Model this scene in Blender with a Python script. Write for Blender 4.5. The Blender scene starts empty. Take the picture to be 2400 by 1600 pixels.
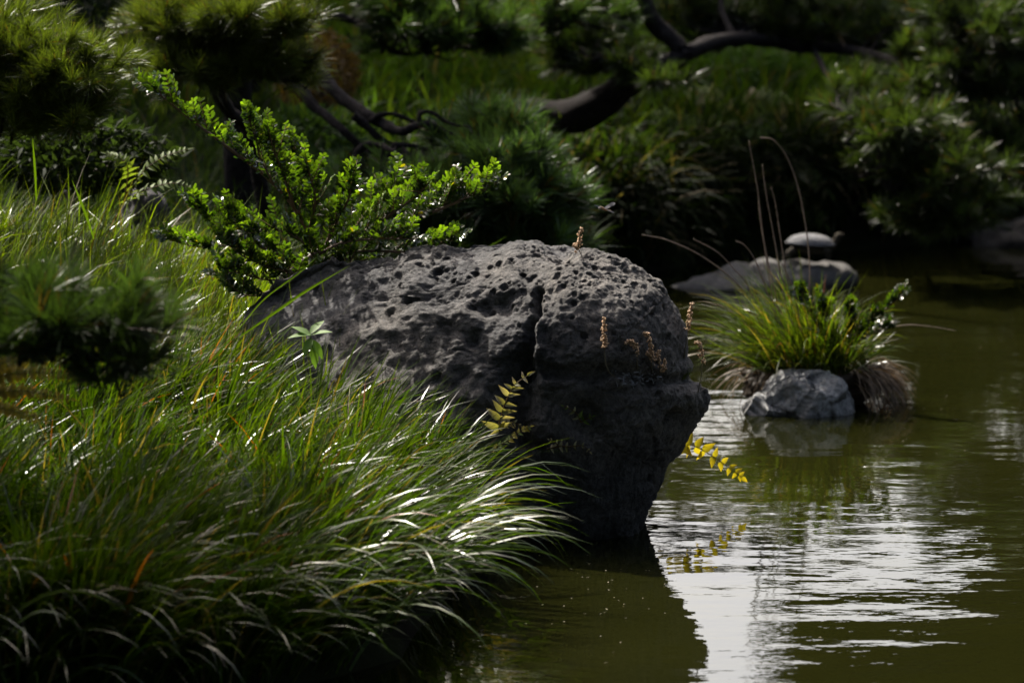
import bpy, math, random
import numpy as np
from mathutils import Vector, Matrix, Quaternion
from mathutils.bvhtree import BVHTree

random.seed(5)
rng = np.random.default_rng(11)
scene = bpy.context.scene
col = scene.collection

# ------------------------------------------------------------------ camera
CAMH, FPX = 2.3, 9000.0                       # lens height, focal length in pixels of the 2400 px wide frame
PITCH = math.atan(1205 / FPX)
cam_data = bpy.data.cameras.new('camera')
cam = bpy.data.objects.new('camera', cam_data); col.objects.link(cam)
cam.location = (0, 0, CAMH); cam.rotation_euler = (math.pi / 2 - PITCH, 0, 0)
cam_data.sensor_width = 36; cam_data.lens = 36 * FPX / 2400
cam_data.clip_start = 0.05; cam_data.clip_end = 6000
cam_data.dof.use_dof = True; cam_data.dof.focus_distance = 12.45; cam_data.dof.aperture_fstop = 3.5
scene.camera = cam

# ------------------------------------------------------------------ sky, sun, exposure
SUN_EL, SUN_AZ = math.radians(49), math.radians(-33)   # azimuth from +Y towards +X: behind the boulder, to its left
world = bpy.data.worlds.new('World'); scene.world = world; world.use_nodes = True
wn = world.node_tree.nodes; wl = world.node_tree.links; wn.clear()
sky = wn.new('ShaderNodeTexSky'); sky.sky_type = 'NISHITA'; sky.sun_disc = False
sky.sun_elevation = SUN_EL; sky.sun_rotation = SUN_AZ
sky.air_density = 1.0; sky.dust_density = 8.0; sky.ozone_density = 1.0
bg = wn.new('ShaderNodeBackground'); bg.inputs['Strength'].default_value = 0.15
wo = wn.new('ShaderNodeOutputWorld')
wl.new(sky.outputs[0], bg.inputs['Color']); wl.new(bg.outputs[0], wo.inputs['Surface'])
sd = bpy.data.lights.new('sun', 'SUN'); sd.energy = 5.0; sd.angle = math.radians(0.53); sd.color = (1, 0.94, 0.84)
sun = bpy.data.objects.new('sun', sd); col.objects.link(sun)
sdir = Vector((math.sin(SUN_AZ) * math.cos(SUN_EL), math.cos(SUN_AZ) * math.cos(SUN_EL), math.sin(SUN_EL)))
sun.location = sdir * 40; sun.rotation_euler = sdir.to_track_quat('Z', 'Y').to_euler()
vs = scene.view_settings
vs.view_transform = 'Standard'; vs.look = 'None'; vs.exposure = 1.45; vs.gamma = 1.0; vs.use_curve_mapping = False
scene.render.engine = 'CYCLES'
cy = scene.cycles
cy.max_bounces = 7; cy.diffuse_bounces = 3; cy.glossy_bounces = 4; cy.transmission_bounces = 5; cy.transparent_max_bounces = 6
cy.use_denoising = True; cy.sample_clamp_indirect = 6.0

# ------------------------------------------------------------------ helpers
def P(px, py, D):
    """World point on the sight line of photograph pixel (px,py) (2400x1600) at ground distance D from the camera."""
    px = np.asarray(px, float); py = np.asarray(py, float); D = np.asarray(D, float)
    u = (px - 1200) / FPX; v = (800 - py) / FPX
    dy = math.cos(PITCH) + v * math.sin(PITCH); dz = -math.sin(PITCH) + v * math.cos(PITCH)
    s = D / dy
    return np.stack(np.broadcast_arrays(u * s, D, CAMH + dz * s), -1)

def project(p):
    d = p - np.array([0, 0, CAMH])
    c, s = math.cos(PITCH), math.sin(PITCH)
    f = d[..., 1] * c - d[..., 2] * s
    up = d[..., 1] * s + d[..., 2] * c
    return 1200 + FPX * d[..., 0] / f, 800 - FPX * up / f

def poly3(pts, Dd=None):
    """pixel polyline [(x,y,D)] or [(x,y)] with a common D -> world points"""
    a = np.array([(p[0], p[1], p[2] if len(p) > 2 else Dd) for p in pts], float)
    return P(a[:, 0], a[:, 1], a[:, 2])

def norm(a):
    return a / np.maximum(np.linalg.norm(a, axis=-1, keepdims=True), 1e-9)

def _h(ix, iy, iz, seed):
    h = (ix.astype(np.int64) * 374761393 + iy.astype(np.int64) * 668265263 + iz.astype(np.int64) * 2147483647 + seed * 974711) & 0xFFFFFFFF
    h = ((h ^ (h >> 13)) * 1274126177) & 0xFFFFFFFF
    h = ((h ^ (h >> 16)) * 2246822519) & 0xFFFFFFFF
    return ((h ^ (h >> 15)) & 0xFFFF) / 32767.5 - 1.0

def vnoise(p, scale=1.0, seed=0):
    q = p * scale + seed * 7.31
    i = np.floor(q); f = q - i; f = f * f * (3 - 2 * f); i = i.astype(np.int64)
    out = 0
    for dx in (0, 1):
        wx = f[..., 0] if dx else 1 - f[..., 0]
        for dy in (0, 1):
            wy = f[..., 1] if dy else 1 - f[..., 1]
            for dz in (0, 1):
                wz = f[..., 2] if dz else 1 - f[..., 2]
                out = out + wx * wy * wz * _h(i[..., 0] + dx, i[..., 1] + dy, i[..., 2] + dz, seed)
    return out

def fbm(p, scale, octaves=4, gain=0.5, seed=0):
    out = 0; a = 1.0
    for o in range(octaves):
        out = out + a * vnoise(p, scale * 2 ** o, seed + o * 17); a *= gain
    return out

class MB:
    """collects vertices, faces and per-vertex colours of ONE mesh object"""
    def __init__(s): s.v = []; s.c = []; s.q = []; s.t = []; s.n = 0
    def add(s, v, quads=None, tris=None, color=(1, 1, 1)):
        v = np.asarray(v, float).reshape(-1, 3); n = len(v)
        c = np.asarray(color, float)
        if c.ndim == 1: c = np.broadcast_to(c, (n, 3))
        s.v.append(v); s.c.append(c.reshape(-1, 3))
        if quads is not None and len(quads): s.q.append(np.asarray(quads, np.int64).reshape(-1, 4) + s.n)
        if tris is not None and len(tris): s.t.append(np.asarray(tris, np.int64).reshape(-1, 3) + s.n)
        s.n += n
    def mesh(s, name, material=None, origin=(0, 0, 0), smooth=True):
        v = np.concatenate(s.v) - np.asarray(origin, float); c = np.concatenate(s.c)
        q = np.concatenate(s.q) if s.q else np.zeros((0, 4), np.int64)
        t = np.concatenate(s.t) if s.t else np.zeros((0, 3), np.int64)
        me = bpy.data.meshes.new(name)
        me.vertices.add(len(v)); me.vertices.foreach_set('co', v.astype(np.float32).ravel())
        nl = q.size + t.size
        me.loops.add(nl); me.loops.foreach_set('vertex_index', np.concatenate([q.ravel(), t.ravel()]).astype(np.int32))
        me.polygons.add(len(q) + len(t))
        ls = np.concatenate([np.arange(len(q)) * 4, q.size + np.arange(len(t)) * 3]).astype(np.int32)
        me.polygons.foreach_set('loop_start', ls)
        me.polygons.foreach_set('loop_total', np.concatenate([np.full(len(q), 4), np.full(len(t), 3)]).astype(np.int32))
        me.polygons.foreach_set('use_smooth', np.full(len(q) + len(t), smooth))
        a = me.color_attributes.new('col', 'FLOAT_COLOR', 'POINT')
        a.data.foreach_set('color', np.concatenate([c, np.ones((len(c), 1))], 1).astype(np.float32).ravel())
        me.update(); me.validate()
        if material: me.materials.append(material)
        return me
    def build(s, name, material, parent=None, origin=(0, 0, 0), smooth=True):
        o = bpy.data.objects.new(name, s.mesh(name, material, origin, smooth)); col.objects.link(o)
        if parent is not None: o.parent = parent
        return o

def tag(o, label=None, cat=None, group=None, kind=None):
    for k, v in (('label', label), ('category', cat), ('group', group), ('kind', kind)):
        if v: o[k] = v
    return o

def thing(name, loc, label, cat, group=None):
    o = bpy.data.objects.new(name, None); o.empty_display_size = 0.1
    col.objects.link(o); o.location = [float(x) for x in loc]
    return tag(o, label, cat, group)

def catmull(pts, n):
    pts = np.asarray(pts, float)
    if len(pts) < 3:
        t = np.linspace(0, 1, n)[:, None]; return pts[0] * (1 - t) + pts[-1] * t
    p = np.concatenate([[2 * pts[0] - pts[1]], pts, [2 * pts[-1] - pts[-2]]])
    u = np.linspace(0, len(pts) - 1 - 1e-6, n); i = u.astype(int); f = (u - i)[:, None]
    a, b, c, d = p[i], p[i + 1], p[i + 2], p[i + 3]
    return 0.5 * (2 * b + (c - a) * f + (2 * a - 5 * b + 4 * c - d) * f ** 2 + (3 * b - a - 3 * c + d) * f ** 3)

def tube(mb, pts, radii, sides=8, color=(1, 1, 1), n=None, rough=0.0, seed=0):
    n = n or max(2, len(pts) * 4)
    c = catmull(pts, n); r = np.interp(np.linspace(0, 1, n), np.linspace(0, 1, len(radii)), radii)
    t = norm(np.gradient(c, axis=0))
    ref = np.array([0.3, 0.9, 0.2]) if abs(t[0][2]) > 0.6 else np.array([0, 0, 1.0])
    s = norm(np.cross(t, ref)); b = np.cross(t, s)
    a = np.linspace(0, 2 * math.pi, sides, endpoint=False)
    ring = s[:, None] * np.cos(a)[None, :, None] + b[:, None] * np.sin(a)[None, :, None]
    rr = r[:, None, None] * np.ones((1, sides, 1))
    v = c[:, None] + ring * rr
    if rough:
        v = c[:, None] + ring * rr * (1 + rough * fbm(v.reshape(-1, 3), 0.5 / max(np.mean(r), 1e-4), 3, seed=seed).reshape(n, sides, 1))
    i = np.arange(n - 1)[:, None] * sides; k = np.arange(sides)[None, :]; k2 = (k + 1) % sides
    q = np.stack([i + k, i + k2, i + k2 + sides, i + k + sides], -1).reshape(-1, 4)
    vv = np.concatenate([v.reshape(-1, 3), c[:1], c[-1:]])
    tr = [(n * sides, (j + 1) % sides, j) for j in range(sides)] + [(n * sides + 1, (n - 1) * sides + j, (n - 1) * sides + (j + 1) % sides) for j in range(sides)]
    mb.add(vv, q, tr, color)
    return c

def blades(mb, root, heading, lean, bend, L, w, segs=5, color=None, tip=None, roll=None, power=1.4):
    """ribbons: each starts at root, leans `lean` from the vertical towards `heading` and bends `bend` further towards its tip"""
    N = len(root); t = np.linspace(0, 1, segs + 1)
    th = lean[:, None] + bend[:, None] * t[None] ** power
    ds = (L / segs)[:, None]
    thm = (th[:, 1:] + th[:, :-1]) / 2
    hx = np.concatenate([np.zeros((N, 1)), np.cumsum(np.sin(thm) * ds, 1)], 1)
    hz = np.concatenate([np.zeros((N, 1)), np.cumsum(np.cos(thm) * ds, 1)], 1)
    ch, sh = np.cos(heading), np.sin(heading)
    p = root[:, None] + np.stack([hx * ch[:, None], hx * sh[:, None], hz], -1)
    perp = np.stack([-sh, ch, np.zeros(N)], -1)
    nrm = np.stack([-np.cos(th) * ch[:, None], -np.cos(th) * sh[:, None], np.sin(th)], -1)
    if roll is None: roll = rng.normal(0, 0.5, N)
    wd = np.cos(roll)[:, None, None] * perp[:, None] + np.sin(roll)[:, None, None] * nrm
    prof = np.minimum(1, 0.55 + t * 2) * np.clip((1 - t) * 1.9, 0, 1) ** 0.8
    hw = 0.5 * w[:, None] * prof[None]
    v = np.stack([p - wd * hw[..., None], p + wd * hw[..., None]], 2)
    base = np.arange(N)[:, None] * (2 * (segs + 1)); k = np.arange(segs)[None] * 2
    q = np.stack([base + k, base + k + 1, base + k + 3, base + k + 2], -1).reshape(-1, 4)
    if color is None: color = np.full((N, 3), 0.05)
    if tip is None: tip = color
    tt = np.repeat(t ** 1.5, 2)[None, :, None]
    c = color[:, None] * (1 - tt) + tip[:, None] * tt
    mb.add(v, q, None, c.reshape(-1, 3))
    return p

LEAF_OVAL = [(0, .06), (.18, .62), (.45, .95), (.75, 1.0), (.93, .62), (1, .05)]
LEAF_POINT = [(0, .25), (.12, .9), (.35, 1.0), (.65, .62), (.88, .22), (1, .02)]
def leaves(mb, pos, axis, nor, L, w, prof=LEAF_OVAL, fold=0.25, curl=0.15, color=None, tip=None):
    """folded leaves: two halves either side of a midrib, curling along their length"""
    N = len(pos); axis = norm(axis); side = norm(np.cross(axis, nor)); nn = np.cross(side, axis)
    pr = np.array(prof); t = pr[:, 0]; S = len(t)
    mid = pos[:, None] + axis[:, None] * (t[None] * L[:, None])[..., None] - nn[:, None] * (curl * t[None] ** 2 * L[:, None])[..., None]
    hw = 0.5 * w[:, None] * pr[None, :, 1]
    le = mid - side[:, None] * hw[..., None] + nn[:, None] * (fold * hw)[..., None]
    ri = mid + side[:, None] * hw[..., None] + nn[:, None] * (fold * hw)[..., None]
    v = np.stack([le, mid, ri], 2)
    base = np.arange(N)[:, None] * (3 * S); k = np.arange(S - 1)[None] * 3
    q = np.concatenate([np.stack([base + k, base + k + 1, base + k + 4, base + k + 3], -1).reshape(-1, 4),
                        np.stack([base + k + 1, base + k + 2, base + k + 5, base + k + 4], -1).reshape(-1, 4)])
    if color is None: color = np.full((N, 3), 0.05)
    c = np.repeat(color[:, None], 3 * S, 1)
    if tip is not None:
        tt = np.repeat(t, 3)[None, :, None]; c = c * (1 - tt) + tip[:, None] * tt
    mb.add(v, q, None, c.reshape(-1, 3))

def needles(mb, cen, axis, per, L, w, spread=(0.12, 1.12), color=(.03, .05, .015), cvar=.35, back=0.05):
    M = len(cen); N = M * per
    ax = np.repeat(norm(axis), per, 0)
    r = norm(rng.normal(size=(N, 3))); perp = norm(r - ax * np.sum(r * ax, -1, keepdims=True))
    al = rng.uniform(spread[0], spread[1], N)[:, None]
    d = ax * np.cos(al) + perp * np.sin(al)
    d[:, 2] -= 0.08 * rng.random(N); d = norm(d)
    b = np.repeat(cen, per, 0) - ax * (back * rng.random(N))[:, None]
    Ln = (L * rng.uniform(.7, 1.1, N) * np.repeat(rng.uniform(.6, 1.25, M), per))[:, None]
    wd = norm(np.cross(d, norm(rng.normal(size=(N, 3))))) * (w * .5)
    tipw = wd * .35
    m = b + d * Ln * .6; e = b + d * Ln; e[:, 2] -= (Ln[:, 0] * .06)
    v = np.stack([b - wd, b + wd, m + wd * .9, m - wd * .9, e], 1)
    i = np.arange(N)[:, None] * 5
    c0 = np.array(color) * (1 + cvar * rng.normal(size=(M, 1))) * np.array([1, 1, 1]) + np.zeros((M, 3))
    c = np.repeat(np.clip(c0, .004, 1), per, 0) * rng.uniform(.7, 1.35, (N, 1))
    dead = rng.random(N) < .03; c[dead] = np.array([.16, .08, .02])
    mb.add(v, i + np.array([[0, 1, 2, 3]]), i + np.array([[3, 2, 4]]), np.repeat(c[:, None], 5, 1).reshape(-1, 3))

# ------------------------------------------------------------------ materials
def new_mat(name):
    m = bpy.data.materials.new(name); m.use_nodes = True
    return m, m.node_tree.nodes, m.node_tree.links, m.node_tree.nodes['Principled BSDF']

def leaf_mat(name, rough=.35, trans=.4, spec=.5, tcol=(1.5, 1.6, .55), gain=1.0):
    m, n, l, b = new_mat(name)
    at = n.new('ShaderNodeAttribute'); at.attribute_name = 'col'
    b.inputs['Roughness'].default_value = rough; b.inputs['Specular IOR Level'].default_value = spec
    gm = n.new('ShaderNodeMix'); gm.data_type = 'RGBA'; gm.blend_type = 'MULTIPLY'; gm.inputs['Factor'].default_value = 1
    gm.inputs[7].default_value = (gain, gain, gain, 1); l.new(at.outputs['Color'], gm.inputs[6])
    l.new(gm.outputs[2], b.inputs['Base Color'])
    tr = n.new('ShaderNodeBsdfTranslucent'); mu = n.new('ShaderNodeMix'); mu.data_type = 'RGBA'; mu.blend_type = 'MULTIPLY'
    mu.inputs['Factor'].default_value = 1; mu.inputs[7].default_value = (*tcol, 1)
    l.new(gm.outputs[2], mu.inputs[6]); l.new(mu.outputs[2], tr.inputs['Color'])
    mx = n.new('ShaderNodeMixShader'); mx.inputs[0].default_value = trans
    l.new(b.outputs[0], mx.inputs[1]); l.new(tr.outputs[0], mx.inputs[2])
    l.new(mx.outputs[0], n['Material Output'].inputs['Surface'])
    return m

def noise_node(n, l, scale, detail=6, rough=.6, vec=None, dist=0.0):
    t = n.new('ShaderNodeTexNoise'); t.inputs['Scale'].default_value = scale
    t.inputs['Detail'].default_value = detail; t.inputs['Roughness'].default_value = rough; t.inputs['Distortion'].default_value = dist
    if vec is not None: l.new(vec, t.inputs['Vector'])
    return t

def ramp(n, l, fac, stops):
    r = n.new('ShaderNodeValToRGB'); e = r.color_ramp.elements
    while len(e) < len(stops): e.new(.5)
    for k, (p, c) in enumerate(stops): e[k].position = p; e[k].color = (*c, 1)
    l.new(fac, r.inputs[0]); return r

def rock_mat(name, dark, light, warm, bump=.5, fine=140, wet=None):
    m, n, l, b = new_mat(name)
    tc = n.new('ShaderNodeTexCoord'); vec = tc.outputs['Object']
    a = noise_node(n, l, 6, 10, .72, vec, .4); f = noise_node(n, l, 70, 8, .78, vec); g = noise_node(n, l, fine, 5, .75, vec)
    r1 = ramp(n, l, a.outputs[0], [(.3, dark), (.5, light), (.72, warm)])
    r2 = ramp(n, l, f.outputs[0], [(.36, (.35, .35, .36)), (.52, (1, 1, 1)), (.68, (1.5, 1.48, 1.42))])
    mu = n.new('ShaderNodeMix'); mu.data_type = 'RGBA'; mu.blend_type = 'MULTIPLY'; mu.inputs['Factor'].default_value = 1
    l.new(r1.outputs[0], mu.inputs[6]); l.new(r2.outputs[0], mu.inputs[7])
    at = n.new('ShaderNodeAttribute'); at.attribute_name = 'col'
    m2 = n.new('ShaderNodeMix'); m2.data_type = 'RGBA'; m2.blend_type = 'MULTIPLY'; m2.inputs['Factor'].default_value = 1
    l.new(mu.outputs[2], m2.inputs[6]); l.new(at.outputs['Color'], m2.inputs[7])
    l.new(m2.outputs[2], b.inputs['Base Color'])
    b.inputs['Roughness'].default_value = .82; b.inputs['Specular IOR Level'].default_value = .25
    ad = n.new('ShaderNodeMath'); ad.operation = 'MULTIPLY_ADD'; ad.inputs[1].default_value = .45
    l.new(g.outputs[0], ad.inputs[0]); l.new(f.outputs[0], ad.inputs[2])
    bp = n.new('ShaderNodeBump'); bp.inputs['Strength'].default_value = bump; bp.inputs['Distance'].default_value = .018
    l.new(ad.outputs[0], bp.inputs['Height']); l.new(bp.outputs[0], b.inputs['Normal'])
    return m

M_grass = leaf_mat('sedge_blade', .28, .40, .26, (1.9, 2.0, .25), .58)
M_hill = leaf_mat('hill_grass_blade', .65, .42, .08, gain=.55)
M_needle = leaf_mat('pine_needle', .36, .36, .3, (1.5, 1.7, .45), .46)
M_leaf = leaf_mat('glossy_shrub_leaf', .2, .45, .55, (2.4, 2.5, .3), .76)
M_fern = leaf_mat('fern_leaflet', .6, .45, .2, (1.6, 1.5, .5), .85)
M_dry = leaf_mat('dry_stalk', .6, .25, .3, (1.2, 1.1, .9), .85)
M_rock = rock_mat('pitted_lava_rock', (.042, .042, .043), (.100, .098, .097), (.150, .143, .136), 1.0)
M_grey = rock_mat('smooth_grey_rock', (.12, .12, .12), (.20, .20, .20), (.26, .255, .245), .4, 90)

def bark_mat():
    m, n, l, b = new_mat('pine_bark')
    tc = n.new('ShaderNodeTexCoord')
    a = noise_node(n, l, 26, 7, .7, tc.outputs['Object'], 1.2)
    r = ramp(n, l, a.outputs[0], [(.35, (.006, .0055, .0055)), (.55, (.02, .0175, .017)), (.75, (.042, .036, .034))])
    l.new(r.outputs[0], b.inputs['Base Color']); b.inputs['Roughness'].default_value = .9; b.inputs['Specular IOR Level'].default_value = .04
    bp = n.new('ShaderNodeBump'); bp.inputs['Strength'].default_value = .9; bp.inputs['Distance'].default_value = .02
    l.new(a.outputs[0], bp.inputs['Height']); l.new(bp.outputs[0], b.inputs['Normal'])
    return m
M_bark = bark_mat()

def soil_mat():
    m, n, l, b = new_mat('garden_soil')
    tc = n.new('ShaderNodeTexCoord')
    a = noise_node(n, l, 2.2, 8, .6, tc.outputs['Object']); g = noise_node(n, l, 40, 6, .7, tc.outputs['Object'])
    r = ramp(n, l, a.outputs[0], [(.35, (.010, .008, .006)), (.5, (.012, .014, .006)), (.65, (.015, .02, .007))])
    l.new(r.outputs[0], b.inputs['Base Color']); b.inputs['Roughness'].default_value = .95; b.inputs['Specular IOR Level'].default_value = .04
    bp = n.new('ShaderNodeBump'); bp.inputs['Strength'].default_value = .8; bp.inputs['Distance'].default_value = .03
    l.new(g.outputs[0], bp.inputs['Height']); l.new(bp.outputs[0], b.inputs['Normal'])
    return m
M_soil = soil_mat()

def water_mat():
    m, n, l, b = new_mat('pond_water')
    tc = n.new('ShaderNodeTexCoord'); vec = tc.outputs['Object']
    a = noise_node(n, l, .6, 3, .5, vec)
    r = ramp(n, l, a.outputs[0], [(.3, (.0045, .005, .001)), (.7, (.0075, .008, .0016))])
    l.new(r.outputs[0], b.inputs['Base Color'])
    b.inputs['Roughness'].default_value = .015; b.inputs['IOR'].default_value = 1.333; b.inputs['Specular IOR Level'].default_value = .5
    mp = n.new('ShaderNodeMapping'); mp.inputs['Scale'].default_value = (.55, 1.0, 1.0); mp.inputs['Rotation'].default_value = (0, 0, math.radians(14))
    l.new(vec, mp.inputs['Vector'])
    n1 = noise_node(n, l, 4.2, 2, .45, mp.outputs[0]); n2 = noise_node(n, l, 13, 2, .5, mp.outputs[0]); n3 = noise_node(n, l, 42, 1, .5, vec)
    big = noise_node(n, l, .9, 1, .5, vec)
    rb = ramp(n, l, big.outputs[0], [(.35, (.5, .5, .5)), (.65, (1, 1, 1))])
    def mad(x, k, y=None):
        q = n.new('ShaderNodeMath'); q.operation = 'MULTIPLY_ADD'; l.new(x, q.inputs[0]); q.inputs[1].default_value = k
        if y is None: q.inputs[2].default_value = 0
        else: l.new(y, q.inputs[2])
        return q.outputs[0]
    s23 = mad(n2.outputs[0], .00095, mad(n3.outputs[0], .00016))
    mm = n.new('ShaderNodeMath'); mm.operation = 'MULTIPLY'; l.new(s23, mm.inputs[0]); l.new(rb.outputs[0], mm.inputs[1])
    h = mad(n1.outputs[0], .0038, mm.outputs[0])
    bp = n.new('ShaderNodeBump'); bp.inputs['Strength'].default_value = 1; bp.inputs['Distance'].default_value = 1.0
    l.new(h, bp.inputs['Height']); l.new(bp.outputs[0], b.inputs['Normal'])
    return m
M_water = water_mat()

# ------------------------------------------------------------------ ground and pond
POND = np.array([(-6, 9.3), (-3, 9.3), (-1.4, 9.45), (-.85, 9.8), (-.30, 10.5), (-.22, 11.2), (-.10, 11.8), (.16, 12.5), (.16, 13.2), (.3, 14.5),
                 (.45, 16.0), (.42, 18.0), (.55, 19.6), (1.1, 20.5), (2.0, 21.0), (2.6, 21.5), (4, 22), (6.6, 22.2), (7.6, 19.5), (7.8, 4), (5.5, 1.8), (0, 1.8), (-4.6, 2.0), (-6.0, 4), (-6.3, 8.6)])
def shore_dist(x, y):
    x = np.asarray(x, float); y = np.asarray(y, float)
    d = np.full(x.shape, 1e9); ins = np.zeros(x.shape, bool)
    for i in range(len(POND)):
        a, b = POND[i], POND[(i + 1) % len(POND)]
        e = b - a; t = np.clip(((x - a[0]) * e[0] + (y - a[1]) * e[1]) / (e @ e), 0, 1)
        d = np.minimum(d, np.hypot(x - a[0] - t * e[0], y - a[1] - t * e[1]))
        c = (a[1] > y) != (b[1] > y)
        with np.errstate(divide='ignore', invalid='ignore'):
            ins ^= c & (x < (b[0] - a[0]) * (y - a[1]) / (b[1] - a[1] + 1e-12) + a[0])
    return np.where(ins, -d, d)
def height(x, y):
    s = shore_dist(x, y)
    far = np.clip((y - 18) / 2.5, 0, 1); near = np.clip((8 - y) / 3, 0, 1)
    edge = .16 + .34 * far + .2 * near
    sl = .125 + .02 * far
    sp = np.maximum(s, 0)
    lin = sl * sp
    lh = edge * (1 - np.exp(-sp / .16)) + 3.2 * (1 - np.exp(-lin / 3.2))
    p = np.stack([x, y, np.zeros_like(x)], -1)
    lh = lh + np.minimum(sp, .5) * (.16 * vnoise(p, 1.1, 3) + .06 * vnoise(p, 4, 4))
    lh = lh + .17 * np.exp(-((x + 1.9) / 1.15) ** 2 - ((y - 14.1) / 1.5) ** 2) * np.clip(sp / .4, 0, 1)
    bed = -.55 * (1 - np.exp(np.minimum(s, 0) / .25))
    return np.where(s > 0, lh, bed)
gx = np.concatenate([[-2500, -600, -150, -60, -25, -14, -10, -7], np.arange(-5, 7, .09), [8, 10, 14, 20, 30, 60, 150, 600, 2500]])
gy = np.concatenate([[-2500, -600, -120, -40, -15, -5, -1, 1, 1.5, 2, 2.5, 4, 7], np.arange(9, 31, .09), [33, 36, 40, 50, 70, 120, 300, 900, 3500]])
GX, GY = np.meshgrid(gx, gy); GZ = height(GX, GY)
mb = MB(); nx, ny = len(gx), len(gy)
ii = np.arange(ny - 1)[:, None] * nx + np.arange(nx - 1)[None]
mb.add(np.stack([GX, GY, GZ], -1).reshape(-1, 3), np.stack([ii, ii + 1, ii + nx + 1, ii + nx], -1).reshape(-1, 4))
tag(mb.build('ground', M_soil), kind='structure')
mb = MB(); mb.add([(-16, .5, 0), (16, .5, 0), (16, 24, 0), (-16, 24, 0)], [(0, 1, 2, 3)])
tag(mb.build('pond_water', M_water), kind='structure')

# ------------------------------------------------------------------ rocks
def cube_sphere(n):
    g = np.tan(np.linspace(-1, 1, n + 1) * math.pi / 4)
    U, V = np.meshgrid(g, g); o = np.ones_like(U)
    fs = [np.stack(a, -1) for a in ((o, U, V), (-o, -U, V), (-U, o, V), (U, -o, V), (U, V, o), (U, -V, -o))]
    v = np.concatenate([f.reshape(-1, 3) for f in fs]); v = norm(v)
    i = np.arange(n)[:, None] * (n + 1) + np.arange(n)[None]
    q = np.stack([i, i + 1, i + n + 2, i + n + 1], -1).reshape(-1, 4)
    q = np.concatenate([q + k * (n + 1) ** 2 for k in range(6)])
    _, idx, inv = np.unique(np.round(v * 1e5).astype(np.int64), axis=0, return_index=True, return_inverse=True)
    return v[idx], inv.ravel()[q]

def vnormals(v, q):
    fn = np.cross(v[q[:, 2]] - v[q[:, 0]], v[q[:, 3]] - v[q[:, 1]])
    out = np.zeros_like(v)
    for k in range(4):
        for a in range(3): out[:, a] += np.bincount(q[:, k], fn[:, a], len(v))
    return norm(out)

def polar_rock(n, outline, cpx, D, dfront, dback, ex=2.3):
    """a rock whose side-on outline is given (photograph pixels at distance D), given real depth towards and away from the camera"""
    d, q = cube_sphere(n)
    c = P(cpx[0], cpx[1], D); k = D / FPX
    o = np.array(outline, float); th = np.arctan2(-(o[:, 1] - cpx[1]), o[:, 0] - cpx[0]); R = np.hypot(o[:, 0] - cpx[0], o[:, 1] - cpx[1]) * k
    s = np.argsort(th); th, R = th[s], R[s]
    th = np.concatenate([th - 2 * math.pi, th, th + 2 * math.pi]); R = np.tile(R, 3)
    t = np.arctan2(d[:, 2], d[:, 0]); r = np.interp(t, th, R)
    lat = np.hypot(d[:, 0], d[:, 2]); dep = np.abs(d[:, 1])
    m = (lat ** ex + dep ** ex) ** (-1 / ex)
    v = np.stack([np.cos(t) * lat * m * r, d[:, 1] * m * np.where(d[:, 1] < 0, dfront, dback), np.sin(t) * lat * m * r], -1)
    return v + c, q, c

OUT = [(542, 770), (565, 735), (610, 705), (690, 660), (755, 635), (850, 617), (920, 604), (980, 592), (1030, 584), (1110, 581), (1175, 580), (1230, 584), (1290, 580),
       (1340, 580), (1380, 592), (1430, 612), (1470, 643), (1500, 672), (1530, 705), (1570, 740), (1598, 780), (1612, 822), (1618, 862), (1630, 890), (1641, 925), (1637, 962), (1622, 1005),
       (1590, 1050), (1550, 1080), (1535, 1130), (1525, 1195), (1515, 1250), (1500, 1310), (1440, 1340), (1250, 1340), (1000, 1290), (800, 1160), (640, 1010), (555, 900), (538, 820)]
bv, bq, bc = polar_rock(196, OUT, (1250, 880), 12.62, .44, .40, 2.25)
# the left flank lies back: its foot comes towards the camera
xr = (bv[:, 0] - bc[0])
lean = np.clip((-xr + .1) / .8, 0, 1)
bv[:, 1] += (.3 + .7 / (1 + np.exp((bv[:, 1] - bc[1]) / .07))) * lean * .42 * np.clip((bv[:, 2] - .35) / .4, -.6, 1)
nrm_ = vnormals(bv, bq)
px, py = project(bv); front = np.clip(-nrm_[:, 1] * 3 + .6, 0, 1)
off = .030 * fbm(bv, 3.2, 3, .5, 2) + .010 * fbm(bv, 9, 4, .55, 9) - .022 * np.clip(.25 - np.abs(fbm(bv * np.array([1, 1, .6]), 5.5, 3, .5, 57)), 0, 1) / .25 * np.clip(vnoise(bv, 2.5, 61) + .3, 0, 1)
def along(pts, w, depth):
    global off
    p = np.array(pts, float); d = np.full(len(px), 1e9)
    for a, b in zip(p[:-1], p[1:]):
        e = b - a; t = np.clip(((px - a[0]) * e[0] + (py - a[1]) * e[1]) / (e @ e), 0, 1)
        d = np.minimum(d, np.hypot(px - a[0] - t * e[0], py - a[1] - t * e[1]))
    wob = 1 + .5 * vnoise(bv, 14, 21)
    off = off + depth * front * np.exp(-(d / (w * wob)) ** 2)
def spot(x, y, r, depth, sx=1.0):
    global off
    d = np.hypot((px - x) / sx, py - y) / r
    off = off + depth * front * np.exp(-d ** 2)
spot(1500, 965, 130, .04, 1.3); spot(1440, 760, 110, .045); spot(1590, 935, 55, .035); spot(1480, 700, 60, .02); spot(1420, 1000, 70, .02); spot(1050, 690, 130, .02, 2)
along([(1285, 872), (1380, 880), (1440, 868), (1520, 892), (1600, 892), (1640, 880)], 17, -.042)
along([(1270, 688), (1262, 715), (1266, 745), (1246, 775), (1248, 805), (1230, 840), (1226, 880)], 11, -.06)
along([(1283, 700), (1275, 760), (1262, 830)], 15, .014)
along([(1228, 880), (1215, 950), (1225, 1040)], 26, -.06)
along([(1120, 730), (1180, 705), (1235, 690)], 12, -.014)
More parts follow.
